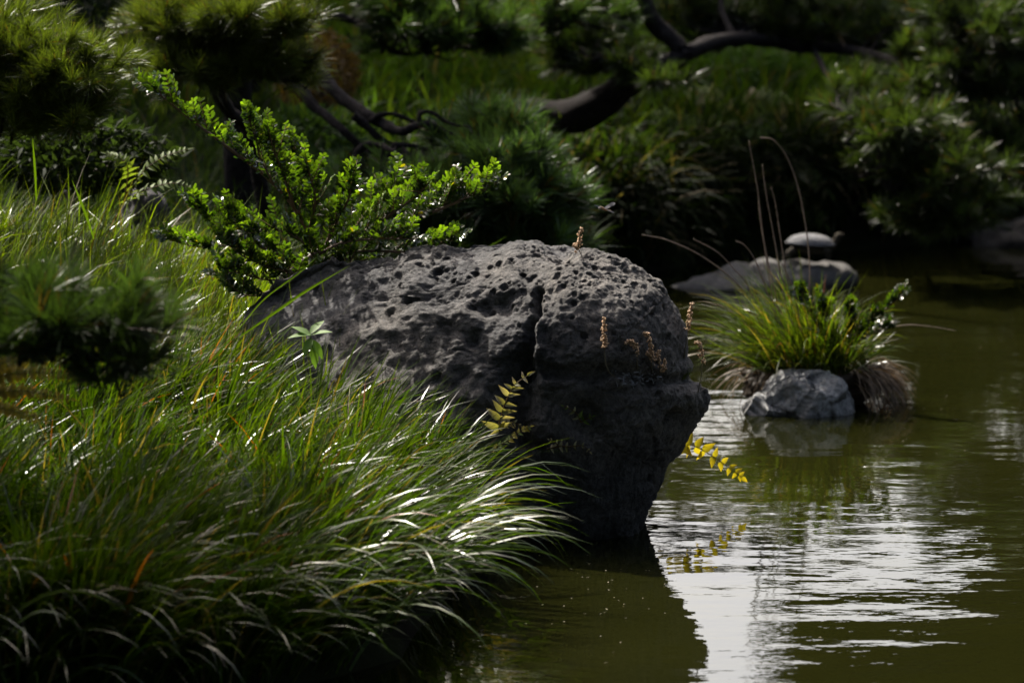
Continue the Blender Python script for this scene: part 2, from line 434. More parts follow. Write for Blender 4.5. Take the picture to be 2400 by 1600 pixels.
spot(1185, 722, 24, -.032); spot(1142, 735, 18, -.03); spot(1575, 978, 26, -.07, .9); spot(1370, 975, 38, -.07)
spot(1318, 592, 22, -.05, 1.3); spot(1110, 800, 16, -.03); spot(1235, 840, 18, -.03)
along([(860, 800), (980, 760), (1090, 740)], 26, .018)
# pits: small sharp-rimmed hollows, most of them on the upper third
rr2 = np.random.default_rng(4)
cand = np.where((nrm_[:, 1] < .35) & (bv[:, 2] > .05))[0]
wts = np.exp(-((py[cand] - 650) / 95.) ** 2) * 1.0 + .10
pick = rr2.choice(cand, 560, replace=False, p=wts / wts.sum())
pit = np.zeros(len(bv))
for k, i in enumerate(pick):
    r = .0048 + .010 * rr2.random() ** 2.8 + (.009 if k % 37 == 0 else 0)
    near = np.where(np.abs(bv - bv[i]).max(1) < r * 1.7)[0]
    e = bv[near] - bv[i]; an = norm(rr2.normal(size=3)); e = e + (e @ an)[:, None] * an * rr2.uniform(-.35, .6); dd = np.linalg.norm(e, axis=1) / r
    f = np.where(dd < 1, -(1 - dd ** 2) ** .7 * r * 1.05, 0) + .12 * r * np.exp(-((dd - 1.12) / .22) ** 2)
    pit[near] = np.where(f < 0, np.minimum(pit[near], f), np.where(pit[near] < 0, pit[near], np.maximum(pit[near], f)))
bv = bv + nrm_ * (off + pit)[:, None]
nn2 = vnormals(bv, bq)
ridge = np.clip(.30 - np.abs(vnoise(bv + .02 * fbm(bv, 20, 2, .5, 88)[:, None], 17, 83)), 0, .3) / .3
low = np.clip((.80 - bv[:, 2]) / .25, 0, 1)
bv = bv - nn2 * (.0085 * ridge * (.35 + .65 * low))[:, None]
nn2 = vnormals(bv, bq)
bv = bv + nn2 * (.0046 * fbm(bv, 38, 4, .65, 31) * (1 + .5 * vnoise(bv, 6, 5)))[:, None]
wet = np.clip(1 - (bv[:, 2] - .03 * vnoise(bv, 9, 40)) / .09, 0, 1)[:, None]
patch = np.clip(.5 + 1.2 * fbm(bv, 2.2, 3, .5, 77), 0, 1)[:, None]
bcol = (np.array([[.74, .75, .79]]) * (1 - patch) + np.array([[1.2, 1.14, 1.07]]) * patch) * (1 - .72 * wet)
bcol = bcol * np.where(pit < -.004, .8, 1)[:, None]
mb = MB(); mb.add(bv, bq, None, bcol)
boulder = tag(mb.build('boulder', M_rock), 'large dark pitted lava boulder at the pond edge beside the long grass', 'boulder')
bvh = BVHTree.FromPolygons([tuple(x) for x in bv], [tuple(x) for x in bq.tolist()])
def surf(x, y, lift=0.0):
    t = P(x, y, 12.0); o = Vector((0, 0, CAMH)); d = (Vector(t) - o).normalized()
    h = bvh.ray_cast(o, d)
    if h[0] is None: return P(x, y, 12.5)
    return np.array(h[0] - d * lift)

def simple_rock(name, outline, cpx, D, df, db, mat, label, n=60, ex=2.6, rough=.03, cuts=0, facets=0, seed=0, sc=6, tint=(1, 1, 1)):
    v, q, c = polar_rock(n, outline, cpx, D, df, db, ex)
    r3 = np.random.default_rng(seed)
    for _ in range(cuts):
        nv = norm(r3.normal(size=3) * np.array([1, 1, .7])); nv[1] = -abs(nv[1])
        dd = (v - c) @ nv; lim = np.quantile(dd, r3.uniform(.84, .95))
        v = v - np.maximum(dd - lim, 0)[:, None] * nv * .93
    if facets:
        nv = vnormals(v, q); sd_ = r3.choice(len(v), facets, replace=False)
        d2 = ((v[:, None] - v[sd_][None]) ** 2).sum(-1) + .0006 * vnoise(v, 14, seed)[:, None]
        j = d2.argmin(1); fn = norm(nv[sd_] + r3.normal(0, .33, (facets, 3)))
        h_ = ((v - v[sd_][j]) * fn[j]).sum(1); v = v - fn[j] * h_[:, None] * .6
        e2 = np.sort(d2, 1); gap_ = np.clip(1 - (np.sqrt(e2[:, 1]) - np.sqrt(np.maximum(e2[:, 0], 0))) / .008, 0, 1)
        v = v - nv * (.006 * gap_ ** 2)[:, None]
    nv = vnormals(v, q)
    v = v + nv * (rough * fbm(v, sc, 4, .55, seed))[:, None]
    wet = np.clip(1 - (v[:, 2] - .012 * vnoise(v, 20, 3)) / .035, 0, 1)[:, None]
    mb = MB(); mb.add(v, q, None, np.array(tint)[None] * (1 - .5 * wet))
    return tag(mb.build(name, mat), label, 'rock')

simple_rock('rock', [(1742, 970), (1765, 945), (1805, 908), (1850, 872), (1880, 878), (1940, 876), (1980, 912), (1998, 950), (2006, 975), (1990, 1030), (1900, 1050), (1775, 1030)], (1880, 960), 15.05, .13, .25, M_grey,
            'pale grey angular rock standing in the water under the grass tuft', 120, 2.8, .014, 4, 26, 3, 13)
simple_rock('rock', [(1570, 674), (1610, 662), (1680, 645), (1760, 628), (1830, 616), (1900, 611), (1950, 614), (1990, 628), (2010, 652), (1990, 690), (1800, 710), (1660, 695), (1600, 682)], (1790, 664), 19.3, .28, .2, M_grey,
            'low smooth grey rock that the turtle basks on', 70, 2.0, .02, 0, 0, 8, 6, (.30, .285, .27))
simple_rock('rock', [(1380, 640), (1420, 600), (1470, 615), (1530, 655), (1556, 695), (1562, 760), (1550, 960), (1380, 970), (1335, 860), (1340, 720)], (1450, 780), 15.6, .3, .3, M_grey,
            'blurred grey rock half hidden behind the big boulder', 50, 2.4, .02, 2, 0, 12, 5, (.5, .48, .46))
simple_rock('rock', [(285, 480), (305, 448), (340, 436), (375, 455), (390, 500), (370, 560), (300, 560)], (335, 510), 15.2, .15, .15, M_rock,
            'small dark stone lying in the shaded grass under the pines', 40, 2.4, .02, 3, 0, 15, 7, (.5, .47, .5))
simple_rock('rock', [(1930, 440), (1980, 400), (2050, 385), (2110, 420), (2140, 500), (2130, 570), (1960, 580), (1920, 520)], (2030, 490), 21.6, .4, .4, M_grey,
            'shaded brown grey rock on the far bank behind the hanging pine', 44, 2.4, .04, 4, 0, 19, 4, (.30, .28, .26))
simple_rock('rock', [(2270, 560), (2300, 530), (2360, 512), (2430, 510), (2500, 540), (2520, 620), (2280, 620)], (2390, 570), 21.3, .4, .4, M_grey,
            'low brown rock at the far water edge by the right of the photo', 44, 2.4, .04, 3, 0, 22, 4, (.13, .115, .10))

# ------------------------------------------------------------------ grass
GREEN = np.array([[.026, .056, .005], [.036, .070, .006], [.020, .042, .007], [.048, .078, .008]])
def grass_colors(N, dead=.04, base=GREEN, orange=.02):
    c = base[rng.integers(0, len(base), N)] * rng.uniform(.75, 1.25, (N, 1))
    tip = c * np.array([1.15, 1.05, .9])
    u = rng.random(N)
    d = u < dead; c[d] = np.array([.16, .12, .06]) * rng.uniform(.6, 1.2, (d.sum(), 1)); tip[d] = c[d] * 1.1
    o = (u > dead) & (u < dead + orange); tip[o] = np.array([.32, .085, .012]); c[o] = c[o] * .5 + np.array([.14, .05, .01])
    return c, tip

def scatter(poly, n):
    p = np.array(poly, float); lo, hi = p.min(0), p.max(0); out = []
    while sum(len(o) for o in out) < n:
        q = rng.uniform(lo, hi, (n * 2, 2)); ins = np.zeros(len(q), bool)
        for a, b in zip(p, np.roll(p, -1, 0)):
            c = (a[1] > q[:, 1]) != (b[1] > q[:, 1])
            ins ^= c & (q[:, 0] < (b[0] - a[0]) * (q[:, 1] - a[1]) / (b[1] - a[1] + 1e-12) + a[0])
        out.append(q[ins])
    return np.concatenate(out)[:n]

# foreground sedge: tussocks along the bank, blades swept to the right and over the water
bank = [(-1.75, 9.4), (-.9, 9.75), (-.36, 10.5), (-.30, 11.2), (-.21, 11.8), (-.10, 12.2), (-.2, 12.15), (-.45, 12.05), (-.9, 12.5), (-1.9, 12.9)]
tus = scatter(bank, 130)
cnt = 150
k = np.repeat(np.arange(len(tus)), cnt); N = len(k)
ang = rng.uniform(0, 2 * math.pi, N); rad = np.abs(rng.normal(0, .06, N))
rx, ry = tus[k, 0] + rad * np.cos(ang), tus[k, 1] + rad * np.sin(ang)
s = shore_dist(rx, ry); keep = s > .01
rx, ry, ang, k, rad = rx[keep], ry[keep], ang[keep], k[keep], rad[keep]; N = len(rx)
rz = height(rx, ry) - .01
s = shore_dist(rx, ry)
edge = np.clip(1 - s / .55, 0, 1)
out_h = rng.normal(-.25, .45, len(tus))[k]
hx = np.cos(out_h) * .75 + .75 * np.cos(ang) + rng.normal(0, .3, N); hy = np.sin(out_h) * .75 + .75 * np.sin(ang) + rng.normal(0, .3, N) - .25 * edge
heading = np.arctan2(hy, hx)
lean = np.abs(rng.normal(.26, .18, N)) + .10 * edge + 1.2 * rad
bend = rng.uniform(.15, 1.35, N) + .35 * edge * rng.random(N)
L = rng.uniform(.26, .54, N) * (1 - .12 * (ry > 12)) * rng.uniform(.85, 1.08, len(tus))[k] * (1 - .28 * np.clip((rx + .5) / .4, 0, 1))
w = rng.uniform(.005, .0130, N)
c, tip = grass_colors(N, .06, orange=.014)
c *= rng.uniform(.7, 1.25, len(tus))[k][:, None]
nn_ = 480; t_ = rng.random(nn_)
ex = np.interp(t_, [0, .35, .7, 1], [-1.7, -.9, -.36, -.24]); ey = np.interp(t_, [0, .35, .7, 1], [9.42, 9.8, 10.55, 11.4]) + rng.uniform(-.03, .3, nn_)
mb0 = MB(); c0_, t0_ = grass_colors(nn_, .06, orange=.004)
blades(mb0, np.stack([ex, ey, height(ex, ey) - .01], -1), rng.normal(-.35, .5, nn_), rng.uniform(.2, .7, nn_), rng.uniform(1.1, 2.1, nn_), rng.uniform(.38, .70, nn_), rng.uniform(.007, .0125, nn_), 9, c0_, t0_)
tag(mb0.build('arching_grass', M_grass), 'long single sedge blades arching out over the dark water along the bank edge', 'grass', kind='stuff')
mb = MB(); blades(mb, np.stack([rx, ry, rz], -1), heading, lean, bend, L, w, 7, c, tip, rng.normal(0, .6, N))
tag(mb.build('sedge_grass', M_grass), 'long glossy sedge swept to the right along the pond bank in front of the boulder', 'grass', kind='stuff')

# brighter upright grass on the sunny bank behind
bank2 = [(-2.2, 12.6), (-.9, 12.45), (-.55, 12.5), (-.55, 13.4), (-.5, 13.8), (-1.0, 14.25), (-2.4, 14.25)]
q = scatter(bank2, 9500); N = len(q); rz = height(q[:, 0], q[:, 1]) - .01
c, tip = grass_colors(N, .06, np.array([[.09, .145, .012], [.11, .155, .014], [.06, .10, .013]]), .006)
L = rng.uniform(.18, .46, N) * (1 + .35 * (rng.random(N) < .06))
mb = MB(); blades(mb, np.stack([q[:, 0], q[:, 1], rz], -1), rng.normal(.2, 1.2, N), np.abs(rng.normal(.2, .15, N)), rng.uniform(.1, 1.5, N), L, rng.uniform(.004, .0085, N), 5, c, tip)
tag(mb.build('meadow_grass', M_grass), 'bright upright grass in the sun behind the sedge', 'grass', kind='stuff')

# shaded grass further in, under the pines, and the hill grass
bank3 = [(-3.5, 14.6), (-1, 14.6), (.1, 14.0), (.25, 16), (.3, 18.5), (.3, 19.5), (-3.5, 19.5)]
q = scatter(bank3, 9000); N = len(q); rz = height(q[:, 0], q[:, 1]) - .01
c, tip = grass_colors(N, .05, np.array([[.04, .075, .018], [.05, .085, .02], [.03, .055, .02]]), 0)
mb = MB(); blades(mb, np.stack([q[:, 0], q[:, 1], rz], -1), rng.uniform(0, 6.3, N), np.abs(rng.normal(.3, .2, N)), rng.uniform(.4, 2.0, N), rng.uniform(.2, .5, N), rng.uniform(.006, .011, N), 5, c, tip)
tag(mb.build('shaded_grass', M_hill), 'dim arching grass under the pines behind the green bush', 'grass', kind='stuff')
hill = [(-5, 19.5), (.2, 19.6), (.6, 20.0), (1.1, 20.8), (2.0, 21.3), (4.5, 22.4), (5.5, 30), (-6, 30)]
q = scatter(hill, 30000); N = len(q); rz = height(q[:, 0], q[:, 1]) - .01
pn = vnoise(np.stack([q[:, 0], q[:, 1], q[:, 0] * 0], -1), .9, 8)
c, tip = grass_colors(N, .03, np.array([[.042, .085, .012], [.052, .08, .010], [.032, .066, .012]]), 0)
c = c * (1 + .35 * pn[:, None]); tip = tip * (1 + .35 * pn[:, None])
mb = MB(); blades(mb, np.stack([q[:, 0], q[:, 1], rz], -1), rng.normal(-1.4, 1.0, N), np.abs(rng.normal(.3, .2, N)), rng.uniform(.3, 1.7, N), rng.uniform(.22, .5, N), rng.uniform(.009, .018, N), 4, c, tip)
tag(mb.build('hill_grass', M_hill), 'tall green grass covering the far bank and the slope above it', 'grass', kind='stuff')

N = 3200; t_ = rng.uniform(.43, 1, N)
fx = np.interp(t_, np.linspace(0, 1, 8), [.30, .45, .42, .55, 1.1, 2.0, 2.6, 4.0]) ; fy = np.interp(t_, np.linspace(0, 1, 8), [14.6, 16.1, 18.0, 19.65, 20.55, 21.05, 21.55, 22.1])
fx = fx - rng.uniform(-.05, .22, N); fy = fy + rng.uniform(-.03, .25, N)
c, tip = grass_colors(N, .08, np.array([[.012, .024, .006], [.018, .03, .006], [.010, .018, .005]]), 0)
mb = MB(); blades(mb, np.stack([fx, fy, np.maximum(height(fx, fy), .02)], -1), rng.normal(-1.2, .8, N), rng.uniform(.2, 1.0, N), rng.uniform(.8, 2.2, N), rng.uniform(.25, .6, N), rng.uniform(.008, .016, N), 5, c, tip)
tag(mb.build('bank_grass', M_hill), 'dark grass drooping over the shaded far water edge', 'grass', kind='stuff')

# ------------------------------------------------------------------ the glossy shrub behind the boulder
def sprig(mb, wood, start, d, up, L, n, leafL, leafW, cols, tone=1.0):
    """a twig with two ranks of leaves"""
    e = start + d * L + up * L * .12
    tube(wood, [start, (start + e) / 2 - up * L * .03, e], [.0026, .0018, .0008], 4, (.10, .055, .03), 4)
    t = np.linspace(.12, 1, n); pts = start + (e - start) * t[:, None]
    sd_ = norm(np.cross(d, up))
    pos, ax, nr = [], [], []
    for sgn in (-1, 1):
        a = d * .55 + sd_ * sgn * .85 + up * .10
        pos.append(pts); ax.append(a + rng.normal(0, .16, (n, 3))); nr.append(up + rng.normal(0, .35, (n, 3)))
    pos.append(e[None]); ax.append(d[None]); nr.append(up[None])
    pos, ax, nr = map(np.concatenate, (pos, ax, nr)); m = len(pos)
    Ls = leafL * rng.uniform(.75, 1.15, m) * np.concatenate([np.linspace(1.05, .75, n)] * 2 + [[.7]])
    leaves(mb, pos, ax, nr, Ls, leafW * rng.uniform(.85, 1.15, m), LEAF_OVAL, .22, rng.uniform(.05, .22), tone * cols(m, np.concatenate([t, t, [1.0]]) * rng.uniform(.6, 1.1)))

def shrub_cols(m, young=None):
    young = np.zeros(m) if young is None else young
    c = np.array([[.016, .031, .006], [.020, .038, .006], [.012, .027, .006]])[rng.integers(0, 3, m)] * rng.uniform(.75, 1.3, (m, 1)) * (1 + 2.4 * young ** 2.5)[:, None] + np.array([.022, .02, 0]) * (young ** 3)[:, None]
    u = rng.random(m); c[u < .008] = np.array([.12, .11, .012])
    return c

def shrub(label, name, base, trunk_pts, trunk_r, boughs, cat='shrub', tone=1.0, leafL=.029, leafW=.0102, scale=1.0):
    root = thing(name, base, label, cat)
    tb = MB(); tube(tb, trunk_pts, trunk_r, 8, (.08, .05, .035), 14, .15, 3); tb.build('trunk', M_stem, root, base)
    for pts, r0, ntw, tl in boughs:
        ntw = int(ntw * .74)
        wood, lf = MB(), MB()
        c = tube(wood, pts, [r0, r0 * .7, r0 * .3], 6, (.09, .055, .035), 24)
        tan = norm(np.gradient(c, axis=0))
        for j in range(ntw):
            u = (j + rng.random()) / ntw; u = u ** .85
            i = min(int(u * 23), 23); p = c[i]; t = tan[i]
            upv = np.array([0, 0, 1.0])
            side = norm(np.cross(t, upv)) * rng.choice([-1, 1])
            d = norm(t * rng.uniform(.25, .8) + upv * rng.uniform(.15, 1.0) + side * rng.uniform(-.15, .75) + rng.normal(0, .15, 3))
            face = norm(np.array([0, -.55, .8]) + rng.normal(0, .4, 3)); up = norm(face - d * (face @ d))
            sprig(lf, wood, p, d, up, tl * rng.uniform(.6, 1.3), int(rng.integers(7, 11)), leafL, leafW, shrub_cols, tone)
        sprig(lf, wood, c[-1], tan[-1], norm(np.array([0, -.5, .8]) - tan[-1] * (np.array([0, -.5, .8]) @ tan[-1])), tl * .8, 9, leafL, leafW, shrub_cols, tone)
        b = wood.build('branch', M_stem, root, base); f = lf.build('leaves', M_leaf, b, base); f['kind'] = 'stuff'
    return root
M_stem = leaf_mat('shrub_stem', .6, .0, .3)

DS = 13.2
def B(pts, r0, ntw, tl, d0=DS, d1=None):
    d1 = d0 if d1 is None else d1
    n = len(pts); return (poly3([(x, y, d0 + (d1 - d0) * i / (n - 1)) for i, (x, y) in enumerate(pts)]), r0, ntw, tl)
boughs = [
    B([(745, 592), (722, 545), (685, 480), (625, 415), (560, 365), (500, 320), (440, 275), (390, 235), (360, 208)], .009, 44, .095, 13.15, 13.1),
    B([(690, 490), (668, 420), (645, 360), (635, 328)], .006, 26, .10, 13.1, 12.95),
    B([(700, 500), (708, 440), (705, 400), (690, 360)], .006, 24, .09, 13.1, 13.2),
    B([(640, 430), (610, 370), (600, 330), (585, 285)], .004, 14, .08, 13.05, 13.0),
    B([(722, 545), (738, 480), (735, 440), (722, 400)], .005, 22, .09, 13.1, 12.95),
    B([(780, 568), (850, 545), (920, 533), (990, 508), (1060, 478), (1110, 458), (1145, 440)], .010, 46, .095, 13.05, 12.9),
    B([(760, 580), (790, 520), (815, 470), (825, 430)], .006, 26, .095, 13.1, 13.0),
    B([(800, 560), (860, 510), (905, 465), (925, 440)], .006, 26, .095, 13.1, 13.15),
    B([(850, 545), (920, 500), (975, 460), (995, 440)], .006, 26, .095, 13.0, 12.85),
    B([(930, 530), (1000, 490), (1050, 455), (1075, 440)], .005, 22, .09, 13.05, 13.0),
    B([(790, 592), (870, 588), (960, 590), (1020, 580), (1068, 560)], .006, 28, .075, 13.0, 12.85),
    B([(740, 600), (800, 570), (880, 560), (960, 560)], .006, 26, .085, 12.95, 12.8),
    B([(705, 622), (640, 590), (570, 562), (500, 520), (455, 482)], .007, 34, .085, 13.05, 12.95),
    B([(690, 640), (630, 625), (570, 600), (520, 560)], .005, 26, .085, 13.0, 12.85),
    B([(680, 655), (620, 655), (560, 640), (520, 640)], .004, 22, .08, 13.0, 12.9),
    B([(640, 600), (600, 560), (560, 520), (540, 500)], .005, 22, .085, 13.1, 13.0),
    B([(672, 655), (730, 640), (790, 622), (850, 612)], .004, 20, .08, 12.95, 12.95),
    B([(660, 668), (610, 690), (570, 690), (540, 670)], .004, 18, .075, 12.95, 12.85),
    B([(735, 600), (700, 560), (650, 540), (600, 545)], .004, 20, .085, 12.95, 12.85),
    B([(560, 570), (500, 580), (440, 575), (395, 560)], .003, 14, .06, 13.0, 12.95),
]
tp = poly3([(640, 720), (668, 662), (705, 622), (748, 590), (782, 566)], 13.03)
shrub('glossy green shrub with small oval leaves leaning over the back of the boulder', 'shrub', poly3([(640, 720)], 13.03)[0], tp, [.022, .019, .016, .012, .009], boughs)

# ------------------------------------------------------------------ pines
def pad_points(pads, pf=.85, dens=.75):
    """tufts strung along short outward growing twigs"""
    C, A = [], []
    for (x, y, rx, ry, D, rd, n) in pads:
        g = max(2, int(n * dens / 3)); k = D / FPX; c = P(x, y, D)
        S = np.array([rx * k, rd, ry * k])
        v = norm(rng.normal(size=(g, 3))) * (rng.random((g, 1)) ** .5)
        st = c + v * S * pf - np.array([0, 0, .02])
        dr = norm(v * np.array([1.0, .7, .25]) + rng.normal(0, .35, (g, 3)) * np.array([1, .8, .5]) + np.array([0, -.1, .28]))
        ln = rng.uniform(.04, .13, (g, 1))
        for f in (0, .5, 1):
            C.append(st + dr * ln * f + rng.normal(0, .008, (g, 3)))
            A.append(norm(dr + np.array([0, 0, .25 + .35 * f]) + rng.normal(0, .22, (g, 3))))
    return np.concatenate(C), np.concatenate(A)

def pine(label, base, trunk, trunk_r, boughs, nl=.085, nw=.0022, per=75, color=(.028, .05, .014), pf=.85, dn=.75):
    """boughs: (limb polylines [(pts, r0, r1)...], pads)"""
    root = thing('pine_tree', base, label, 'pine tree', 'pines leaning over the pond')
    trunk = [np.asarray(p, float) for p in trunk]; trunk = trunk + [trunk[-1] + np.array([.12, .1, .9]), trunk[-1] + np.array([.05, .3, 2.0])]; trunk_r = list(trunk_r) + [trunk_r[-1] * .7, trunk_r[-1] * .25]
    tb = MB(); tube(tb, trunk, trunk_r, 12, n=42, rough=.22, seed=len(label)); tb.build('trunk', M_bark, root, base)
    for limbs, pads in boughs:
        wood = MB(); cl = []
        for pts, r0, r1 in limbs:
            cl.append(tube(wood, pts, [r0, (r0 + r1) / 2, r1], 9, n=max(16, len(pts) * 6), rough=.25, seed=int(r0 * 1e5) % 97))
        b = None
        if pads:
            C, A = pad_points(pads, pf, dn)
            allp = np.concatenate(cl)
            for i in range(0, len(C), 2):
                j = np.argmin(((allp - C[i]) ** 2).sum(1)); s_ = allp[j]; e_ = C[i] - A[i] * .03
                if np.linalg.norm(e_ - s_) > .9: continue
                mid = (s_ + e_) / 2 + rng.normal(0, .03, 3) - np.array([0, 0, .02])
                tube(wood, [s_, mid, e_], [.007, .0045, .0028], 4, n=6)
            nb = MB(); needles(nb, C, A, per, nl, nw, color=color)
            b = wood.build('branch', M_bark, root, base)
            f = nb.build('needles', M_needle, b, base, smooth=False); f['kind'] = 'stuff'
        else:
            wood.build('branch', M_bark, root, base)
    return root

def G(x, D):   # ground point under image column x at distance D
    X = (x - 1200) / FPX * D
    return np.array([X, D, float(height(np.array([X]), np.array([D]))[0])])

# top-left pine, lit bough
b0 = G(-420, 14.4)
pine('pine with a sunlit spreading bough of long needles at the upper left edge', b0, [b0, b0 + (.1, 0, .6), P(-220, 150, 14.3), P(-260, -100, 14.3)], [.13, .11, .09, .08],
     [([(poly3([(-220, 230), (-60, 215), (80, 200), (190, 210)], 14.0), .035, .010), (poly3([(-60, 215), (40, 140), (120, 120)], 14.0), .02, .007), (poly3([(-20, 222), (80, 260), (180, 280)], 13.9), .016, .006)],
       [(40, 140, 130, 65, 14.0, .22, 170), (150, 170, 110, 60, 13.95, .2, 130), (40, 240, 130, 55, 13.9, .2, 110), (190, 265, 60, 35, 13.85, .15, 40), (20, 60, 90, 40, 14.1, .2, 60)])],
     0.108, 0.0022, 80, (0.105, 0.135, 0.024), .95, 1.15)
b1 = G(640, 16.3)
pine('pine with layered horizontal needle pads above the green shrub', b1, [b1, P(590, 330, 16.2), P(540, 265, 16.1), P(500, 195, 15.9), P(470, 100, 15.8), P(450, -80, 15.8)], [.034, .032, .03, .028, .025, .024],
     [([(poly3([(470, 110), (540, 75), (620, 60), (690, 55)], 15.6), .018, .006), (poly3([(465, 90), (400, 70), (330, 60)], 15.7), .016, .006)],
       [(420, 45, 130, 50, 15.6, .25, 170), (580, 40, 120, 45, 15.5, .22, 150), (500, 20, 150, 40, 15.8, .25, 120)]),
      ([(poly3([(495, 190), (440, 165), (370, 160)], 15.6), .014, .005), (poly3([(495, 185), (570, 160), (660, 165), (710, 180)], 15.6), .014, .005)],
       [(440, 150, 110, 32, 15.5, .22, 100), (590, 150, 110, 32, 15.5, .22, 90), (690, 150, 40, 30, 15.6, .2, 16)])],
     0.108, 0.0022, 74, (0.10, 0.125, 0.024), .92, 1.15)
# twisted pine behind the shrub
b2 = G(560, 17.5)
pine('pine with dark twisted bare branches ending in a drooping blue green crown', b2, [b2, P(560, 200, 17.4), P(600, 120, 17.3), P(640, 60, 17.2), P(600, -120, 17.2)], [.07, .062, .055, .05, .045],
     [([(poly3([(640, 120, 17.2), (690, 195, 17), (740, 252, 16.9), (800, 302, 16.8), (845, 345, 16.8)]), .034, .014),
        (poly3([(840, 400, 16.6), (836, 368, 16.6), (852, 344, 16.6), (888, 340, 16.6), (922, 356, 16.5), (970, 380, 16.5)]), .022, .008)],
       [(930, 430, 90, 36, 16.7, .25, 50), (800, 430, 60, 30, 16.8, .2, 20)]),
      ([(poly3([(690, 90, 17.2), (755, 178, 17), (800, 226, 16.9), (842, 260, 16.8), (900, 292, 16.7), (942, 308, 16.6), (1000, 292, 16.6), (1060, 320, 16.6), (1150, 360, 16.6), (1230, 430, 16.6)]), .034, .012),
        (poly3([(830, 268), (868, 305), (892, 326), (945, 355), (1020, 400)], 16.7), .022, .009),
        (poly3([(868, 285), (890, 270), (922, 268), (965, 284), (1010, 300)], 16.7), .014, .006),
        (poly3([(985, 292), (985, 266), (1012, 264), (1055, 290), (1110, 300)], 16.6), .012, .005),
        (poly3([(920, 340), (980, 345), (1060, 380), (1150, 440)], 16.6), .014, .006)],
       [(1150, 325, 95, 60, 16.75, .3, 110), (1200, 400, 110, 95, 16.5, .3, 200), (1255, 500, 85, 85, 16.5, .3, 150), (1120, 450, 140, 75, 16.4, .3, 170), (1000, 460, 120, 60, 16.5, .3, 90), (1180, 560, 130, 50, 16.5, .3, 110), (1290, 570, 50, 50, 16.5, .2, 50), (1040, 540, 110, 50, 16.6, .3, 60)])],
     0.140, 0.0044, 50, (0.060, 0.105, 0.046), 1.08, .95)
# pine bough high in the middle
b3 = G(560, 20.5)
pine('pine with thin dark forking branches and feathery needles at the top centre', b3, [b3, P(570, 60, 20.3), P(620, 10, 20.1), P(600, -140, 20)], [.12, .1, .09, .08],
     [([(poly3([(620, 10), (700, 18), (760, 30), (830, 50), (872, 78), (905, 112), (950, 128), (1000, 122)], 19.6), .030, .007),
        (poly3([(830, 48), (900, 60), (1000, 95), (1090, 112), (1160, 100), (1260, 60), (1360, 50)], 19.7), .018, .006),
        (poly3([(850, 60), (845, 85), (822, 92), (815, 78)], 19.6), .010, .004), (poly3([(840, 20), (850, -10), (840, -60)], 19.7), .02, .01)],
       [(1080, 60, 120, 48, 19.5, .3, 150), (960, 40, 90, 45, 19.5, .3, 90), (1000, 5, 160, 40, 19.6, .3, 120), (1160, 85, 60, 35, 19.5, .25, 60), (910, 90, 50, 25, 19.6, .2, 22), (1280, 25, 120, 45, 19.8, .3, 80), (1410, 35, 80, 45, 20.0, .3, 50)])],
     0.140, 0.0048, 36, (0.055, 0.095, 0.030))
